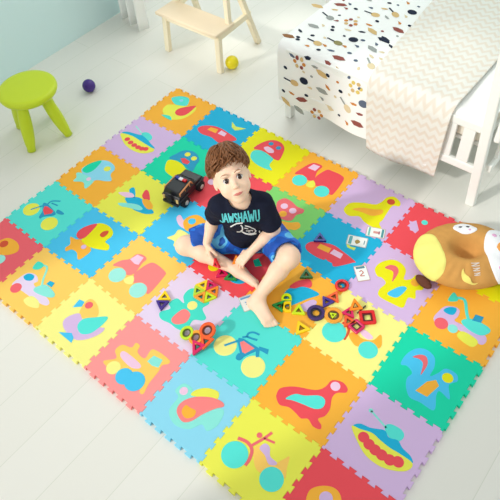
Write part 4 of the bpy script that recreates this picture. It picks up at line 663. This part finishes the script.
# ------------------------------------------------------------------ picture cards
for (l_, r_, w_, h_, lab, st) in CARDS:
    root = empty('picture_card', l_, (0, 0, r_)); tag(root, lab, 'card', 'picture cards on the mat')
    def cp(name, pts, col, z, par=root):
        bm = bmesh.new(); prism(bm, pts, z, z+.0004); bm.normal_update(); bmesh.ops.triangulate(bm, faces=[f for f in bm.faces if len(f.verts) > 4]); return link(name, bm, mat('card_'+str(col), col, .4), par)
    def rr(w, h, x=0, y=0): return [(x-w/2, y-h/2), (x+w/2, y-h/2), (x+w/2, y+h/2), (x-w/2, y+h/2)]
    cp('card_border', rounded(rr(w_, h_), .005), (206, 170, 160) if st in ('red', 'strip') else (190, 196, 190), 0)
    cp('card_face', rounded(rr(w_*.92, h_*.90), .004), (240, 244, 240), .0004)
    if st == 'spade':
        cp('card_band', rr(w_*.16, h_*.8, -w_*.33), (92, 170, 176), .0008); cp('picture', catmull([(0, -h_*.28), (w_*.16, -.002), (w_*.03, h_*.16), (-w_*.10, -.001)], 4), (170, 140, 66), .0008); cp('caption', rr(w_*.05, h_*.4, w_*.36), (120, 160, 170), .0008)
    elif st == 'strip':
        cp('card_band', rr(w_*.10, h_*.85, -w_*.34), (110, 190, 176), .0008); cp('card_band', rr(w_*.12, h_*.85, w_*.36), (70, 150, 156), .0008); cp('picture', rr(w_*.26, h_*.22), (216, 150, 140), .0008); cp('picture', rr(w_*.08, h_*.3, w_*.18), (170, 90, 110), .0008)
    elif st == 'red':
        cp('card_band', rr(w_*.7, h_*.14, 0, -h_*.36 if False else h_*.36), (90, 140, 150), .0008)
        cp('picture', ribbon(catmull([(-w_*.15, h_*.10), (w_*.02, h_*.16), (w_*.12, h_*.02), (-w_*.02, -h_*.06), (-w_*.16, -h_*.16), (w_*.16, -h_*.18)], 4, False), .004), (196, 96, 84), .0008)
    else:
        cp('card_band', rr(w_*.8, h_*.12, 0, h_*.36), (110, 170, 214), .0008)
        cp('picture', [((.014 if k % 2 == 0 else .006)*math.cos(k*math.pi/5), (.014 if k % 2 == 0 else .006)*math.sin(k*math.pi/5)) for k in range(10)], (96, 160, 210), .0008)

# ------------------------------------------------------------------ the boy: distance fields turned into continuous skin and clothes
V3 = lambda *a: np.array(a, dtype=np.float32)
class Field:
    def __init__(s, lo, hi, h):
        s.lo = np.array(lo, np.float32); s.h = h; s.n = np.ceil((np.array(hi)-s.lo)/h).astype(int)+1
        s.f = np.full(tuple(s.n), .05, np.float32)
    def sl(s, lo, hi):
        a = np.maximum(0, np.floor((np.array(lo)-s.lo)/s.h).astype(int)); b = np.minimum(s.n, np.ceil((np.array(hi)-s.lo)/s.h).astype(int)+1)
        return tuple(slice(int(x), int(y)) for x, y in zip(a, b))
    def pts(s, sl):
        ax = [s.lo[k]+s.h*np.arange(sl[k].start, sl[k].stop, dtype=np.float32) for k in range(3)]
        return np.stack(np.meshgrid(*ax, indexing='ij'), -1)
    def add(s, fn, lo, hi, k=.01, op='u'):
        pad = .03+k; sl = s.sl(np.array(lo)-pad, np.array(hi)+pad)
        if any(x.stop <= x.start for x in sl): return
        d = fn(s.pts(sl)); a = s.f[sl]
        if op == 'u':
            h = np.clip(.5+.5*(a-d)/k, 0, 1); s.f[sl] = a*(1-h)+d*h-k*h*(1-h)
        elif op == 's':
            d = -d; h = np.clip(.5-.5*(a-d)/k, 0, 1); s.f[sl] = a*(1-h)+d*h+k*h*(1-h)
    def cap(s, a, b, ra, rb, k=.01, op='u'):
        a, b = np.array(a, np.float32), np.array(b, np.float32); r = max(ra, rb)
        def fn(p):
            ab = b-a; t = np.clip(((p-a)@ab)/(ab@ab), 0, 1); return np.linalg.norm(p-(a+t[..., None]*ab), axis=-1)-(ra+(rb-ra)*t)
        s.add(fn, np.minimum(a, b)-r, np.maximum(a, b)+r, k, op)
    def ell(s, c, rad, R=None, k=.01, op='u'):
        c = np.array(c, np.float32); rad = np.array(rad, np.float32); R = np.eye(3, dtype=np.float32) if R is None else np.array(R, np.float32)
        def fn(p):
            q = (p-c)@R.T; k0 = np.linalg.norm(q/rad, axis=-1); k1 = np.linalg.norm(q/(rad*rad), axis=-1)+1e-6; return k0*(k0-1)/k1
        s.add(fn, c-rad.max(), c+rad.max(), k, op)
    def plane(s, c, n, keep=1):   # keep the side the normal points away from
        c = np.array(c, np.float32); n = np.array(n, np.float32); n /= np.linalg.norm(n); sl = s.sl(s.lo, s.lo+s.h*s.n); s.f = np.maximum(s.f, ((s.pts(sl)-c)@n))
    def mesh(s):
        f = s.f; ins = f < 0; nx, ny, nz = f.shape
        c = [(i, j, k) for i in (0, 1) for j in (0, 1) for k in (0, 1)]
        g = lambda A, i, j, k: A[i:nx-1+i, j:ny-1+j, k:nz-1+k]
        cnt = sum(g(ins, *q).astype(np.int8) for q in c); act = (cnt > 0) & (cnt < 8); idx = np.argwhere(act); vid = np.full(act.shape, -1, np.int64); vid[act] = np.arange(len(idx))
        P_ = np.zeros((len(idx), 3)); W = np.zeros(len(idx))
        for a in range(8):
            for b in range(a+1, 8):
                if sum(abs(c[a][q]-c[b][q]) for q in range(3)) != 1: continue
                fa = g(f, *c[a])[act]; fb = g(f, *c[b])[act]; m_ = (fa < 0) != (fb < 0); t_ = np.where(m_, fa/(fa-fb+1e-12), 0)
                pt = np.array(c[a])[None]+(np.array(c[b])-np.array(c[a]))[None]*t_[:, None]; P_ += pt*m_[:, None]; W += m_
        P_ = P_/W[:, None]+idx; P_ = s.lo+P_*s.h; F = []
        for ax in range(3):
            o = [slice(0, n_) for n_ in f.shape]; A = ins.take(range(0, f.shape[ax]-1), ax); B = ins.take(range(1, f.shape[ax]), ax); e = np.argwhere(A != B); u, v = [q for q in range(3) if q != ax]
            ok = (e[:, u] > 0) & (e[:, v] > 0) & (e[:, u] < f.shape[u]-1) & (e[:, v] < f.shape[v]-1); e = e[ok]
            q = []
            for du, dv in ((0, 0), (1, 0), (1, 1), (0, 1)):
                t_ = e.copy(); t_[:, u] -= du; t_[:, v] -= dv; q.append(vid[t_[:, 0], t_[:, 1], t_[:, 2]])
            q = np.stack(q, 1); flip = A[e[:, 0], e[:, 1], e[:, 2]]; flip = flip if ax != 1 else ~flip; q[flip] = q[flip][:, ::-1]; F.append(q)
        return P_, np.concatenate(F)
def field_object(name, F, m_, parent, smooth=1, disp=None):
    P_, Q = F.mesh(); me = bpy.data.meshes.new(name)
    me.vertices.add(len(P_)); me.vertices.foreach_set('co', P_.astype(np.float32).ravel()); me.loops.add(len(Q)*4); me.loops.foreach_set('vertex_index', Q.astype(np.int32).ravel())
    me.polygons.add(len(Q)); me.polygons.foreach_set('loop_start', np.arange(0, len(Q)*4, 4, dtype=np.int32)); me.polygons.foreach_set('loop_total', np.full(len(Q), 4, np.int32)); me.update(calc_edges=True); me.validate()
    bm = bmesh.new(); bm.from_mesh(me); bmesh.ops.recalc_face_normals(bm, faces=bm.faces[:])
    for _ in range(smooth): bmesh.ops.smooth_vert(bm, verts=bm.verts[:], factor=.5, use_axis_x=True, use_axis_y=True, use_axis_z=True)
    bm.normal_update()
    if disp:
        mv = [(v, v.normal*disp(v.co, v.normal)) for v in bm.verts]
        for v, d in mv: v.co += d
    bm.to_mesh(me); bm.free()
    for p in me.polygons: p.use_smooth = True
    me.materials.append(m_); o = bpy.data.objects.new(name, me); COL.objects.link(o)
    if parent: o.parent = parent
    return o
boy = empty('person'); tag(boy, 'barefoot boy sitting on the mat in navy printed T-shirt and blue shorts', 'person')
skin = mat('skin', (252, 212, 184), .48, .35, sss=.15, noise_=(14, .05))

# joints (metres, world)
PEL = V3(1.03, -.655, .095); CHE = V3(1.078, -.706, .318); NECK = V3(1.080, -.718, .386); HD = V3(1.050, -.722, .499)
SR, SL = V3(1.014, -.764, .352), V3(1.140, -.660, .352)
ER, EL_ = V3(.944, -.744, .222), V3(1.184, -.650, .216)
WR, WL = V3(.962, -.822, .142), V3(1.136, -.748, .138)
HR, HL = V3(.970, -.700, .085), V3(1.098, -.592, .092)
KR, KL = V3(.856, -.842, .068), V3(1.296, -.700, .176)
AR, AL = V3(1.098, -.806, .050), V3(1.262, -.868, .056)
# head frame
Fh = V3(.69, -.72, 0); Fh /= np.linalg.norm(Fh); pitch = math.radians(40)
Uh = V3(0, 0, 1); Sh = np.cross(Uh, Fh)*1.0   # subject's left
yaw = math.radians(5)
Fh = Fh*math.cos(yaw)+Sh*math.sin(yaw); Sh = np.cross(Uh, Fh)
f_ = Fh*math.cos(pitch)+Uh*math.sin(pitch); u_ = Uh*math.cos(pitch)-Fh*math.sin(pitch); roll = math.radians(11)
u2 = u_*math.cos(roll)-Sh*math.sin(roll); s2 = Sh*math.cos(roll)+u_*math.sin(roll)
HRm = np.stack([s2, f_, u2])                    # rows: left, forward, up
KK = np.array((.96, 1.02, 1.10), np.float32)
hd = lambda x, y, z: HD+s2*x*KK[0]+f_*y*KK[1]+u2*z*KK[2]
Ff = V3(.68, -.73, 0); Sf = V3(.73, .68, 0)     # body forward / left
B = Field((.76, -1.00, .002), (1.45, -.50, .62), .0028)
# torso
Tm = np.stack([Sf, Ff, V3(0, 0, 1)])
B.ell(PEL, (.085, .070, .075), Tm); B.ell((PEL+CHE)/2, (.075, .062, .10), Tm, .03); B.ell(CHE, (.088, .062, .085), Tm, .03)
B.cap(SR, SL, .034, .034, .03); B.cap(NECK, hd(0, -.018, -.05), .031, .030, .02)
# head
B.ell(hd(0, -.012, .022), KK*(.070, .086, .077), HRm, .02); B.ell(hd(0, .022, -.028), KK*(.057, .056, .060), HRm, .025); B.ell(hd(0, .054, -.074), KK*(.022, .018, .017), HRm, .02)
for q in (-1, 1):
    B.ell(hd(q*.032, .046, -.036), KK*(.025, .023, .025), HRm, .015)                        # cheeks
    B.ell(hd(q*.069, -.008, -.014), KK*(.007, .012, .018), HRm, .006)                       # ears
    B.ell(hd(q*.074, .000, -.016), KK*(.004, .007, .012), HRm, .004, 's')
    B.ell(hd(q*.026, .084, -.006), KK*(.0135, .010, .0085), HRm, .008, 's')                 # eye sockets
    B.ell(hd(q*.026, .078, .012), KK*(.017, .008, .006), HRm, .008)                          # brow
B.cap(hd(0, .071, -.004), hd(0, .082, -.028), .005, .0075, .008); B.ell(hd(0, .086, -.030), KK*(.0095, .0085, .0075), HRm, .005)
for q in (-1, 1): B.ell(hd(q*.008, .081, -.033), KK*(.0055, .006, .005), HRm, .004)
B.ell(hd(0, .072, -.056), KK*(.019, .010, .011), HRm, .008); B.cap(hd(-.014, .084, -.0565), hd(.014, .084, -.0565), .0016, .0016, .004, 's')
# arms
for S_, E_, W_ in ((SR, ER, WR), (SL, EL_, WL)):
    B.cap(S_, E_, .031, .025, .015); B.cap(E_, E_*.65+W_*.35, .025, .0245, .01); B.cap(E_*.65+W_*.35, W_, .0245, .0165, .012)
# legs
B.cap(HR, KR, .058, .042, .02); B.cap(HL, KL, .058, .043, .02)
for K_, A_2 in ((KR, AR), (KL, AL)):
    mid = K_*.66+A_2*.34; B.cap(K_, mid, .041, .037, .015); B.cap(mid, A_2, .037, .023, .015)
B.ell(KL+V3(.010, -.012, .008), (.036, .036, .038), None, .02); B.ell(KR+V3(-.01, -.012, .002), (.036, .036, .036), None, .02)
def foot(A_, heel, toe, side, w=.030, flat=1.0):
    """A_ ankle, heel, toe centres; side = unit vector toward the big toe"""
    d = toe-heel; L = np.linalg.norm(d); d = d/L; side = side-d*(side@d); side /= np.linalg.norm(side); up = np.cross(d, side); up = up if up[2] > 0 or abs(up[2]) < .2 else -up
    B.ell(heel, (.024, .024, .022), None, .015); B.cap(A_, heel+d*.01, .023, .021, .015)
    ball_ = heel+d*L*.68
    B.cap(A_+d*.02-V3(0, 0, .005), ball_+side*.006+up*.002, .021, .016, .02); B.cap(heel, ball_+side*.012, .020, .0155, .012); B.cap(heel, ball_-side*.014, .018, .0130, .012)
    for k, (o_, ln, r) in enumerate(((.020, .030, .0098), (.0065, .029, .0070), (-.0045, .025, .0065), (-.0145, .020, .0061), (-.0240, .014, .0058))):
        b0 = ball_+side*o_*.95-up*.003; b1 = b0+d*ln*.62+up*.002; b2 = b0+d*ln-up*.003
        B.cap(b0-d*.006, b1, r*.96, r*.90, .0025); B.cap(b1, b2, r*.90, r, .0015)
foot(AL, V3(1.252, -.888, .036), V3(1.392, -.926, .026), V3(.55, -.8, 0)*-1)
foot(AR, V3(1.112, -.796, .036), V3(1.238, -.812, .028), V3(0, -.35, .9))
def hand(W_, dirv, palm_n, thumb_side, curl, spread=1.0, fingers=(.052, .057, .053, .043)):
    """dirv: wrist to knuckles, palm_n: out of the palm, thumb_side: toward the thumb"""
    d = dirv/np.linalg.norm(dirv); t = thumb_side-d*(thumb_side@d); t /= np.linalg.norm(t); n = palm_n-d*(palm_n@d)-t*(palm_n@t); n /= np.linalg.norm(n)
    K_ = W_+d*.044
    for o_, r in ((.015, .0085), (.005, .0088), (-.006, .0085), (-.016, .0078)): B.cap(W_+t*o_*.45, K_+t*o_, .0105, r, .006)
    ends = []
    for k, (o_, L, r) in enumerate(zip((.0172, .0057, -.0058, -.0168), fingers, (.0062, .0064, .0061, .0055))):
        p = K_+t*o_; a = curl[k]; ang_ = a*.35; lens = (.44, .31, .25)
        for q in range(3):
            dd = (d+t*(o_*4*spread))*math.cos(ang_)+n*math.sin(ang_); dd /= np.linalg.norm(dd); e = p+dd*L*lens[q]
            B.cap(p, e, r*(1-.08*q), r*(.94-.08*q), .0022); p = e; ang_ += a*.5
        ends.append(p)
    p0 = W_+d*.012+t*.012+n*.003; p1 = p0+(t*.75+d*.55+n*.35)*.020; p2 = p1+(t*.15+d*.85+n*.55)*.019; p3 = p2+(d*.85+n*.5-t*.15)*.015
    B.cap(p0, p1, .0095, .0082, .006); B.cap(p1, p2, .0078, .0070, .002); B.cap(p2, p3, .0070, .0062, .002)
    return ends, p3
eR, tR = hand(WR, V3(.020, -.016, -.036), V3(.55, .10, -.5), V3(.65, -.45, .2), (1.0, 1.05, 1.15, 1.2))
eL, tL = hand(WL, V3(-.014, -.036, -.022), V3(-.2, .2, -1), V3(-.85, .30, .1), (.9, .95, 1.0, 1.1))
B.plane((0, 0, .0148), (0, 0, -1))
body = field_object('body', B, skin, boy, 1)
# ---- eyes, brows, lips
def hm(name, parent, m_, pts_faces=None): pass
eye_w = mat('eye_white', (236, 234, 232), .2, .5); iris = mat('iris_brown', (66, 42, 30), .15, .6); pup = mat('pupil_black', (8, 8, 10), .1, .6)
HM = Matrix([[float(s2[k]*KK[0]), float(f_[k]*KK[1]), float(u2[k]*KK[2]), float(HD[k])] for k in range(3)]+[[0, 0, 0, 1]])
for q in (-1, 1):
    c = Vector((q*.0262, .0665, -.0055)); bm = bmesh.new(); bmesh.ops.create_uvsphere(bm, u_segments=24, v_segments=16, radius=.0118)
    for v in bm.verts: v.co = HM @ (Vector((v.co.x*1.12, v.co.y, v.co.z*.84))+c)
    e = link('eye', bm, eye_w, boy, True)
    for nm, r, y, m_ in (('iris', .0078, .0104, iris), ('pupil', .0040, .0116, pup)):
        bm = bmesh.new(); bmesh.ops.create_uvsphere(bm, u_segments=20, v_segments=10, radius=1)
        for v in bm.verts: v.co = HM @ (Vector((v.co.x*r, v.co.y*.0018, v.co.z*r))+c+Vector((-q*.0003+.0006, y, -.0006)))
        link(nm, bm, m_, e, True)
    bvh0 = None
bt = BVHTree.FromObject(body, bpy.context.evaluated_depsgraph_get()) if False else None
bmb = bmesh.new(); bmb.from_mesh(body.data); bt = BVHTree.FromBMesh(bmb)
def on_face(x, z, off=.0008):
    o_ = HM @ Vector((x, .2, z)); d_ = -(HM.to_3x3() @ Vector((0, 1, 0))); h = bt.ray_cast(o_, d_)
    return (h[0]+h[1]*off) if h[0] else HM @ Vector((x, .08, z))
def face_strip(name, top, botm, m_, off=.0012, parent=boy):
    bm = bmesh.new(); n = len(top); rows = [[bm.verts.new(on_face(a[0]+(b[0]-a[0])*q/3, a[1]+(b[1]-a[1])*q/3, off if q in (1, 2) else .0001)) for a, b in zip(top, botm)] for q in range(4)]
    for r0, r1 in zip(rows, rows[1:]):
        for k in range(n-1): bm.faces.new((r0[k], r0[k+1], r1[k+1], r1[k]))
    bmesh.ops.recalc_face_normals(bm, faces=bm.faces[:]); return link(name, bm, m_, parent, True)
browm = mat('eyebrow_brown', (168, 118, 86), .8, .2); lip = mat('lip_pink', (206, 118, 108), .4, .4, sss=.1); lash = mat('eyelash_dark', (60, 38, 30), .7)
for q in (-1, 1):
    xs = [.012, .018, .026, .034, .041]; zc = [.0125, .0150, .0168, .0160, .0125]; hw = [.0010, .0014, .0014, .0011, .0005]
    face_strip('eyebrow', [(q*x, z+h) for x, z, h in zip(xs, zc, hw)], [(q*x, z-h) for x, z, h in zip(xs, zc, hw)], browm)
    xs = [.0135, .018, .026, .034, .0395]; zc = [-.006, .0005, .0032, .0008, -.0045]
    bm = bmesh.new(); tube(bm, [HM @ Vector((q*x, .0775-abs(x-.026)*.25, z)) for x, z in zip(xs, zc)], [.0006, .0011, .0012, .0011, .0006], 6); link('eyelashes', bm, lash, boy, True)
xs = [-.0185, -.012, -.006, 0, .006, .012, .0185]
face_strip('lips', [(x, -.0562+h) for x, h in zip(xs, (.0016, .0034, .0046, .0038, .0046, .0034, .0022))], [(x, -.0562-h) for x, h in zip(xs, (0, .0030, .0048, .0054, .0048, .0030, -.0002))], lip, .0022)
# ---- shirt
navy = mat('navy_cotton', (26, 30, 48), .85, .15, noise_=(40, .1), bump=(260, .25))
S = Field((.84, -.92, .05), (1.30, -.52, .47), .0035)
S.ell((PEL+CHE)/2+V3(.004, -.004, .0), (.088, .076, .130), Tm, .03); S.ell(CHE, (.099, .073, .092), Tm, .03); S.ell(PEL+V3(0, 0, .02), (.098, .084, .075), Tm, .03)
S.cap(SR, SL, .042, .042, .03); S.cap(NECK-V3(0, 0, .035), NECK+V3(0, 0, .0), .054, .044, .03)
S.cap(SR, SR*.28+ER*.72, .041, .045, .02); S.cap(SL, SL*.28+EL_*.72, .041, .046, .02)
for S_, E_ in ((SR, ER), (SL, EL_)):
    d = (E_-S_)/np.linalg.norm(E_-S_); e_ = S_*.33+E_*.67
    S.cap(e_+d*.040, e_+d*.12, .044, .044, .004, 's')
NK = NECK+V3(.004, -.004, .008)
S.ell(NK+Ff*.006, (.042, .040, .026), Tm, .006, 's'); S.cap(NK, NK+V3(-.01, 0, .10), .042, .06, .004, 's')
S.plane(PEL+Ff*.03+V3(0, 0, -.028), V3(Ff[0]*.25, Ff[1]*.25, -1))
def fold(sc, amp, seed):
    def d(co, n):
        p = Vector((co.x*sc, co.y*sc, co.z*sc*1.3+seed)); return amp*(abs(noise.noise(p))*1.6-.4)+amp*.5*noise.noise(p*2.3)
    return d
shirt = field_object('shirt', S, navy, boy, 2, fold(14, .0045, 3.3))
# print on the chest
bms = bmesh.new(); bms.from_mesh(shirt.data); st = BVHTree.FromBMesh(bms)
PO = Vector(CHE.tolist())+Vector((0, 0, -.010))-Vector(Sf.tolist())*.014; sv = Vector(Sf.tolist()); fv = Vector(Ff.tolist()); pd = Vector((Ff[0]*.80, Ff[1]*.80, .60)).normalized(); pu = sv.cross(pd)*-1
if pu.z < 0: pu = -pu
def on_shirt(x, y, off):
    x *= 1.18; y *= 1.5; o_ = PO+sv*x+pu*y+pd*.2; h = st.ray_cast(o_, -pd); return (h[0]+h[1]*off) if h[0] else None
def print_mesh(name, polys, m_, off=.0009):
    bm = bmesh.new()
    for pl in polys:
        b2 = bmesh.new(); vs = [b2.verts.new((x, y, 0)) for x, y in pl]; b2.faces.new(vs); bmesh.ops.triangulate(b2, faces=b2.faces[:])
        vm = {}
        for v in b2.verts:
            p = on_shirt(v.co.x, v.co.y, off)
            if p is None: p = PO+sv*v.co.x+pu*v.co.y
            vm[v.index] = bm.verts.new(p)
        b2.verts.index_update()
        vm = {i: w for i, w in zip([v.index for v in b2.verts], vm.values())}
        for f in b2.faces:
            try: bm.faces.new([vm[v.index] for v in f.verts])
            except ValueError: pass
        b2.free()
    return link(name, bm, m_, shirt)
def seg(a, b, w):
    n = 5; out = []; A_, B_ = Vector(a), Vector(b); d = (B_-A_).normalized(); nn = Vector((-d.y, d.x))*w/2
    for k in range(n):
        p, q = A_.lerp(B_, k/n), A_.lerp(B_, (k+1)/n); out.append([tuple(p-nn), tuple(q-nn), tuple(q+nn), tuple(p+nn)])
    return out
GL = {'J': [((.9, 1), (.9, .15)), ((.9, .15), (.5, 0)), ((.5, 0), (.1, .25))], 'A': [((0, 0), (.45, 1)), ((.45, 1), (.9, 0)), ((.2, .4), (.75, .4))], 'W': [((0, 1), (.2, 0)), ((.2, 0), (.45, .7)), ((.45, .7), (.7, 0)), ((.7, 0), (.95, 1))],
      'S': [((.85, .85), (.3, 1)), ((.3, 1), (.15, .7)), ((.15, .7), (.8, .35)), ((.8, .35), (.6, 0)), ((.6, 0), (.1, .12))], 'H': [((.1, 0), (.1, 1)), ((.8, 0), (.8, 1)), ((.1, .5), (.8, .5))], 'U': [((.1, 1), (.12, .2)), ((.12, .2), (.45, 0)), ((.45, 0), (.8, .2)), ((.8, .2), (.82, 1))], 'O': [((.1, .2), (.1, .8)), ((.1, .8), (.5, 1)), ((.5, 1), (.85, .75)), ((.85, .75), (.85, .2)), ((.85, .2), (.5, 0)), ((.5, 0), (.1, .2))]}
word = 'JAWSHAWU'; polys = []; x = -.068; hts = [.030, .028, .026, .024, .026, .030, .032, .034]; ws = [.015, .017, .018, .013, .015, .018, .022, .017]
for ch, h_, w_ in zip(word, hts, ws):
    arc = .004*(1-((x+w_/2)/.068)**2)-.010
    for a, b in GL[ch]: polys += seg((x+a[0]*w_*.9, arc-h_*.4+a[1]*h_), (x+b[0]*w_*.9, arc-h_*.4+b[1]*h_), .0046)
    x += w_
print_mesh('print_lettering', polys, mat('print_turquoise', (96, 206, 212), .7))
pl = []
def polyline(pts, w, closed=False):
    P_ = pts+[pts[0]] if closed else pts
    for a, b in zip(P_, P_[1:]): pl.extend(seg(a, b, w))
D_ = lambda X, Y: ((X-240)/3068+.006, -(Y-130)/3900-.012)
for pts, w_ in (([(115, 212), (150, 185), (185, 165), (245, 160)], .0042), ([(222, 185), (236, 215), (235, 250), (222, 290), (262, 322), (320, 345), (372, 345)], .0046), ([(235, 250), (205, 292), (172, 288)], .0042),
    ([(262, 200), (310, 225), (355, 275), (372, 312), (345, 335), (300, 330)], .0038), ([(255, 235), (272, 240), (292, 252)], .0042), ([(268, 278), (285, 284), (318, 280), (340, 300)], .0036), ([(288, 302), (312, 306)], .0030), ([(405, 318), (410, 346)], .0040)):
    polyline([D_(*q) for q in pts], w_)
print_mesh('print_drawing', pl, mat('print_white', (232, 234, 236), .7))
# ---- shorts
def camo():
    M = bpy.data.materials.new('blue_camouflage_cotton'); M.use_nodes = True; nt = M.node_tree; b = nt.nodes['Principled BSDF']; b.inputs['Roughness'].default_value = .7
    tc = nt.nodes.new('ShaderNodeTexCoord'); n = nt.nodes.new('ShaderNodeTexNoise'); n.inputs['Scale'].default_value = 11; n.inputs['Detail'].default_value = 1.5; nt.links.new(tc.outputs['Object'], n.inputs['Vector'])
    cr = nt.nodes.new('ShaderNodeValToRGB'); cr.color_ramp.interpolation = 'CONSTANT'; e = cr.color_ramp.elements
    e[0].position = 0; e[0].color = (lin(10), lin(78), lin(176), 1); e[1].position = .45; e[1].color = (lin(16), lin(112), lin(214), 1)
    x = e.new(.53); x.color = (lin(96), lin(190), lin(240), 1); x = e.new(.60); x.color = (lin(10), lin(84), lin(176), 1)
    nt.links.new(n.outputs['Fac'], cr.inputs[0]); nt.links.new(cr.outputs[0], b.inputs['Base Color']); return M
Q = Field((.80, -.96, .004), (1.36, -.50, .28), .0038)
Q.ell(PEL, (.104, .090, .078), Tm, .02)
kr = HR*.22+KR*.78+V3(-.006, .010, .012); kl = HL*.20+KL*.80
Q.cap(HR, kr, .068, .058, .03); Q.cap(HL, kl, .072, .068, .03); Q.cap(HR+Ff*.03, HL+Ff*.03, .06, .06, .03)
dR = (KR-HR)/np.linalg.norm(KR-HR); dL = (KL-HL)/np.linalg.norm(KL-HL)
Q.cap(kr+dR*.060, kr+dR*.16, .064, .064, .004, 's'); Q.cap(kl+dL*.064, kl+dL*.17, .066, .066, .004, 's')
Q.plane((0, 0, .0150), (0, 0, -1))
shorts = field_object('shorts', Q, camo(), boy, 2, fold(16, .006, 8.1))
for v in shorts.data.vertices:
    if v.co.z < .0150: v.co.z = .0150
# ---- hair
hairm = mat('brown_hair', (130, 82, 46), .42, .4, noise_=(70, .5))
Hf = Field(tuple(HD-.15), tuple(HD+.15), .003)
hc = hd(.002, -.012, .026)
Hf.ell(hc, KK*(.0735, .0925, .0825), HRm, .01)
sl = Hf.sl(Hf.lo, Hf.lo+Hf.h*Hf.n); Pp = Hf.pts(sl); L_ = (Pp-HD)@HRm.T/KK; X, Y, Z_ = L_[..., 0], L_[..., 1], L_[..., 2]
cut = np.interp(Y, [-.12, -.05, -.030, -.012, .020, .045, .07, .10], [-.050, -.062, -.050, .004, .012, .036, .050, .054])+.004*np.sin(X*210)*np.clip(Y*30, 0, 1)-.012*np.clip(-X/.05, 0, 1)*np.clip(Y*20, 0, 1)
Hf.f = np.maximum(Hf.f, (cut-Z_)*.8)
hair = field_object('hair', Hf, hairm, boy, 1, lambda co, n: .0028*noise.noise(Vector((co.x*70, co.y*70, co.z*26)))+.002*noise.noise(co*160))
bm = bmesh.new(); bm.from_mesh(hair.data); rh = random.Random(11)
RXh = np.array((.0735, .0925, .0825))*KK
def scalp(az, el, off):   # az 0 = front, el 1 = crown
    d = np.array((math.sin(az)*math.cos(el), math.cos(az)*math.cos(el), math.sin(el))); k = 1/np.linalg.norm(d/RXh); p = d*(k+off); return Vector((hc+s2*p[0]+f_*p[1]+u2*p[2]).tolist())
for k in range(850):
    az = rh.uniform(-math.pi, math.pi); el0 = rh.uniform(.25, 1.45); ln = rh.uniform(.35, .62); sw = rh.uniform(-.55, .25)
    lo_ = .42 if abs(az) < .95 else (-.10 if abs(az) < 1.9 else -.75)
    if el0-ln < lo_-.12: ln = max(.18, el0-lo_+rh.uniform(-.02, .10))
    pts = []; n_ = 6; o0 = rh.uniform(.0005, .009)
    for q in range(n_+1):
        t_ = q/n_; pts.append(scalp(az+sw*t_-.12, el0-ln*t_, o0+.0045*math.sin(math.pi*min(1, t_*.8))))
    w_ = rh.uniform(.0016, .0034); tube(bm, pts, [w_*max(.12, math.sin(math.pi*(.18+.80*q/n_))) for q in range(n_+1)], 5)
for p in bm.faces: p.smooth = True
bm.to_mesh(hair.data); bm.free()
# ---- what he holds
gR = (np.array(eR[0])+np.array(tR))/2; gL = (np.array(eL[0])+np.array(tL))/2
o = magnet('tri', 'red', (0, 0, 0), (0, 0, 0), .050, 'red magnetic triangle held edge-on in the boy’s hand at the left', 'magnetic pieces in the boy’s hands')
o.location = Vector(gR.tolist())+Vector((.010, -.022, -.012)); o.rotation_euler = (math.radians(75), 0, math.radians(-15))
o = magnet('tri', 'orange', (0, 0, 0), (0, 0, 0), .046, 'orange magnetic triangle held in the boy’s hand over his shin', 'magnetic pieces in the boy’s hands')
o.location = Vector(gL.tolist())+Vector((-.006, -.006, -.002)); o.rotation_euler = (math.radians(35), math.radians(20), .4)
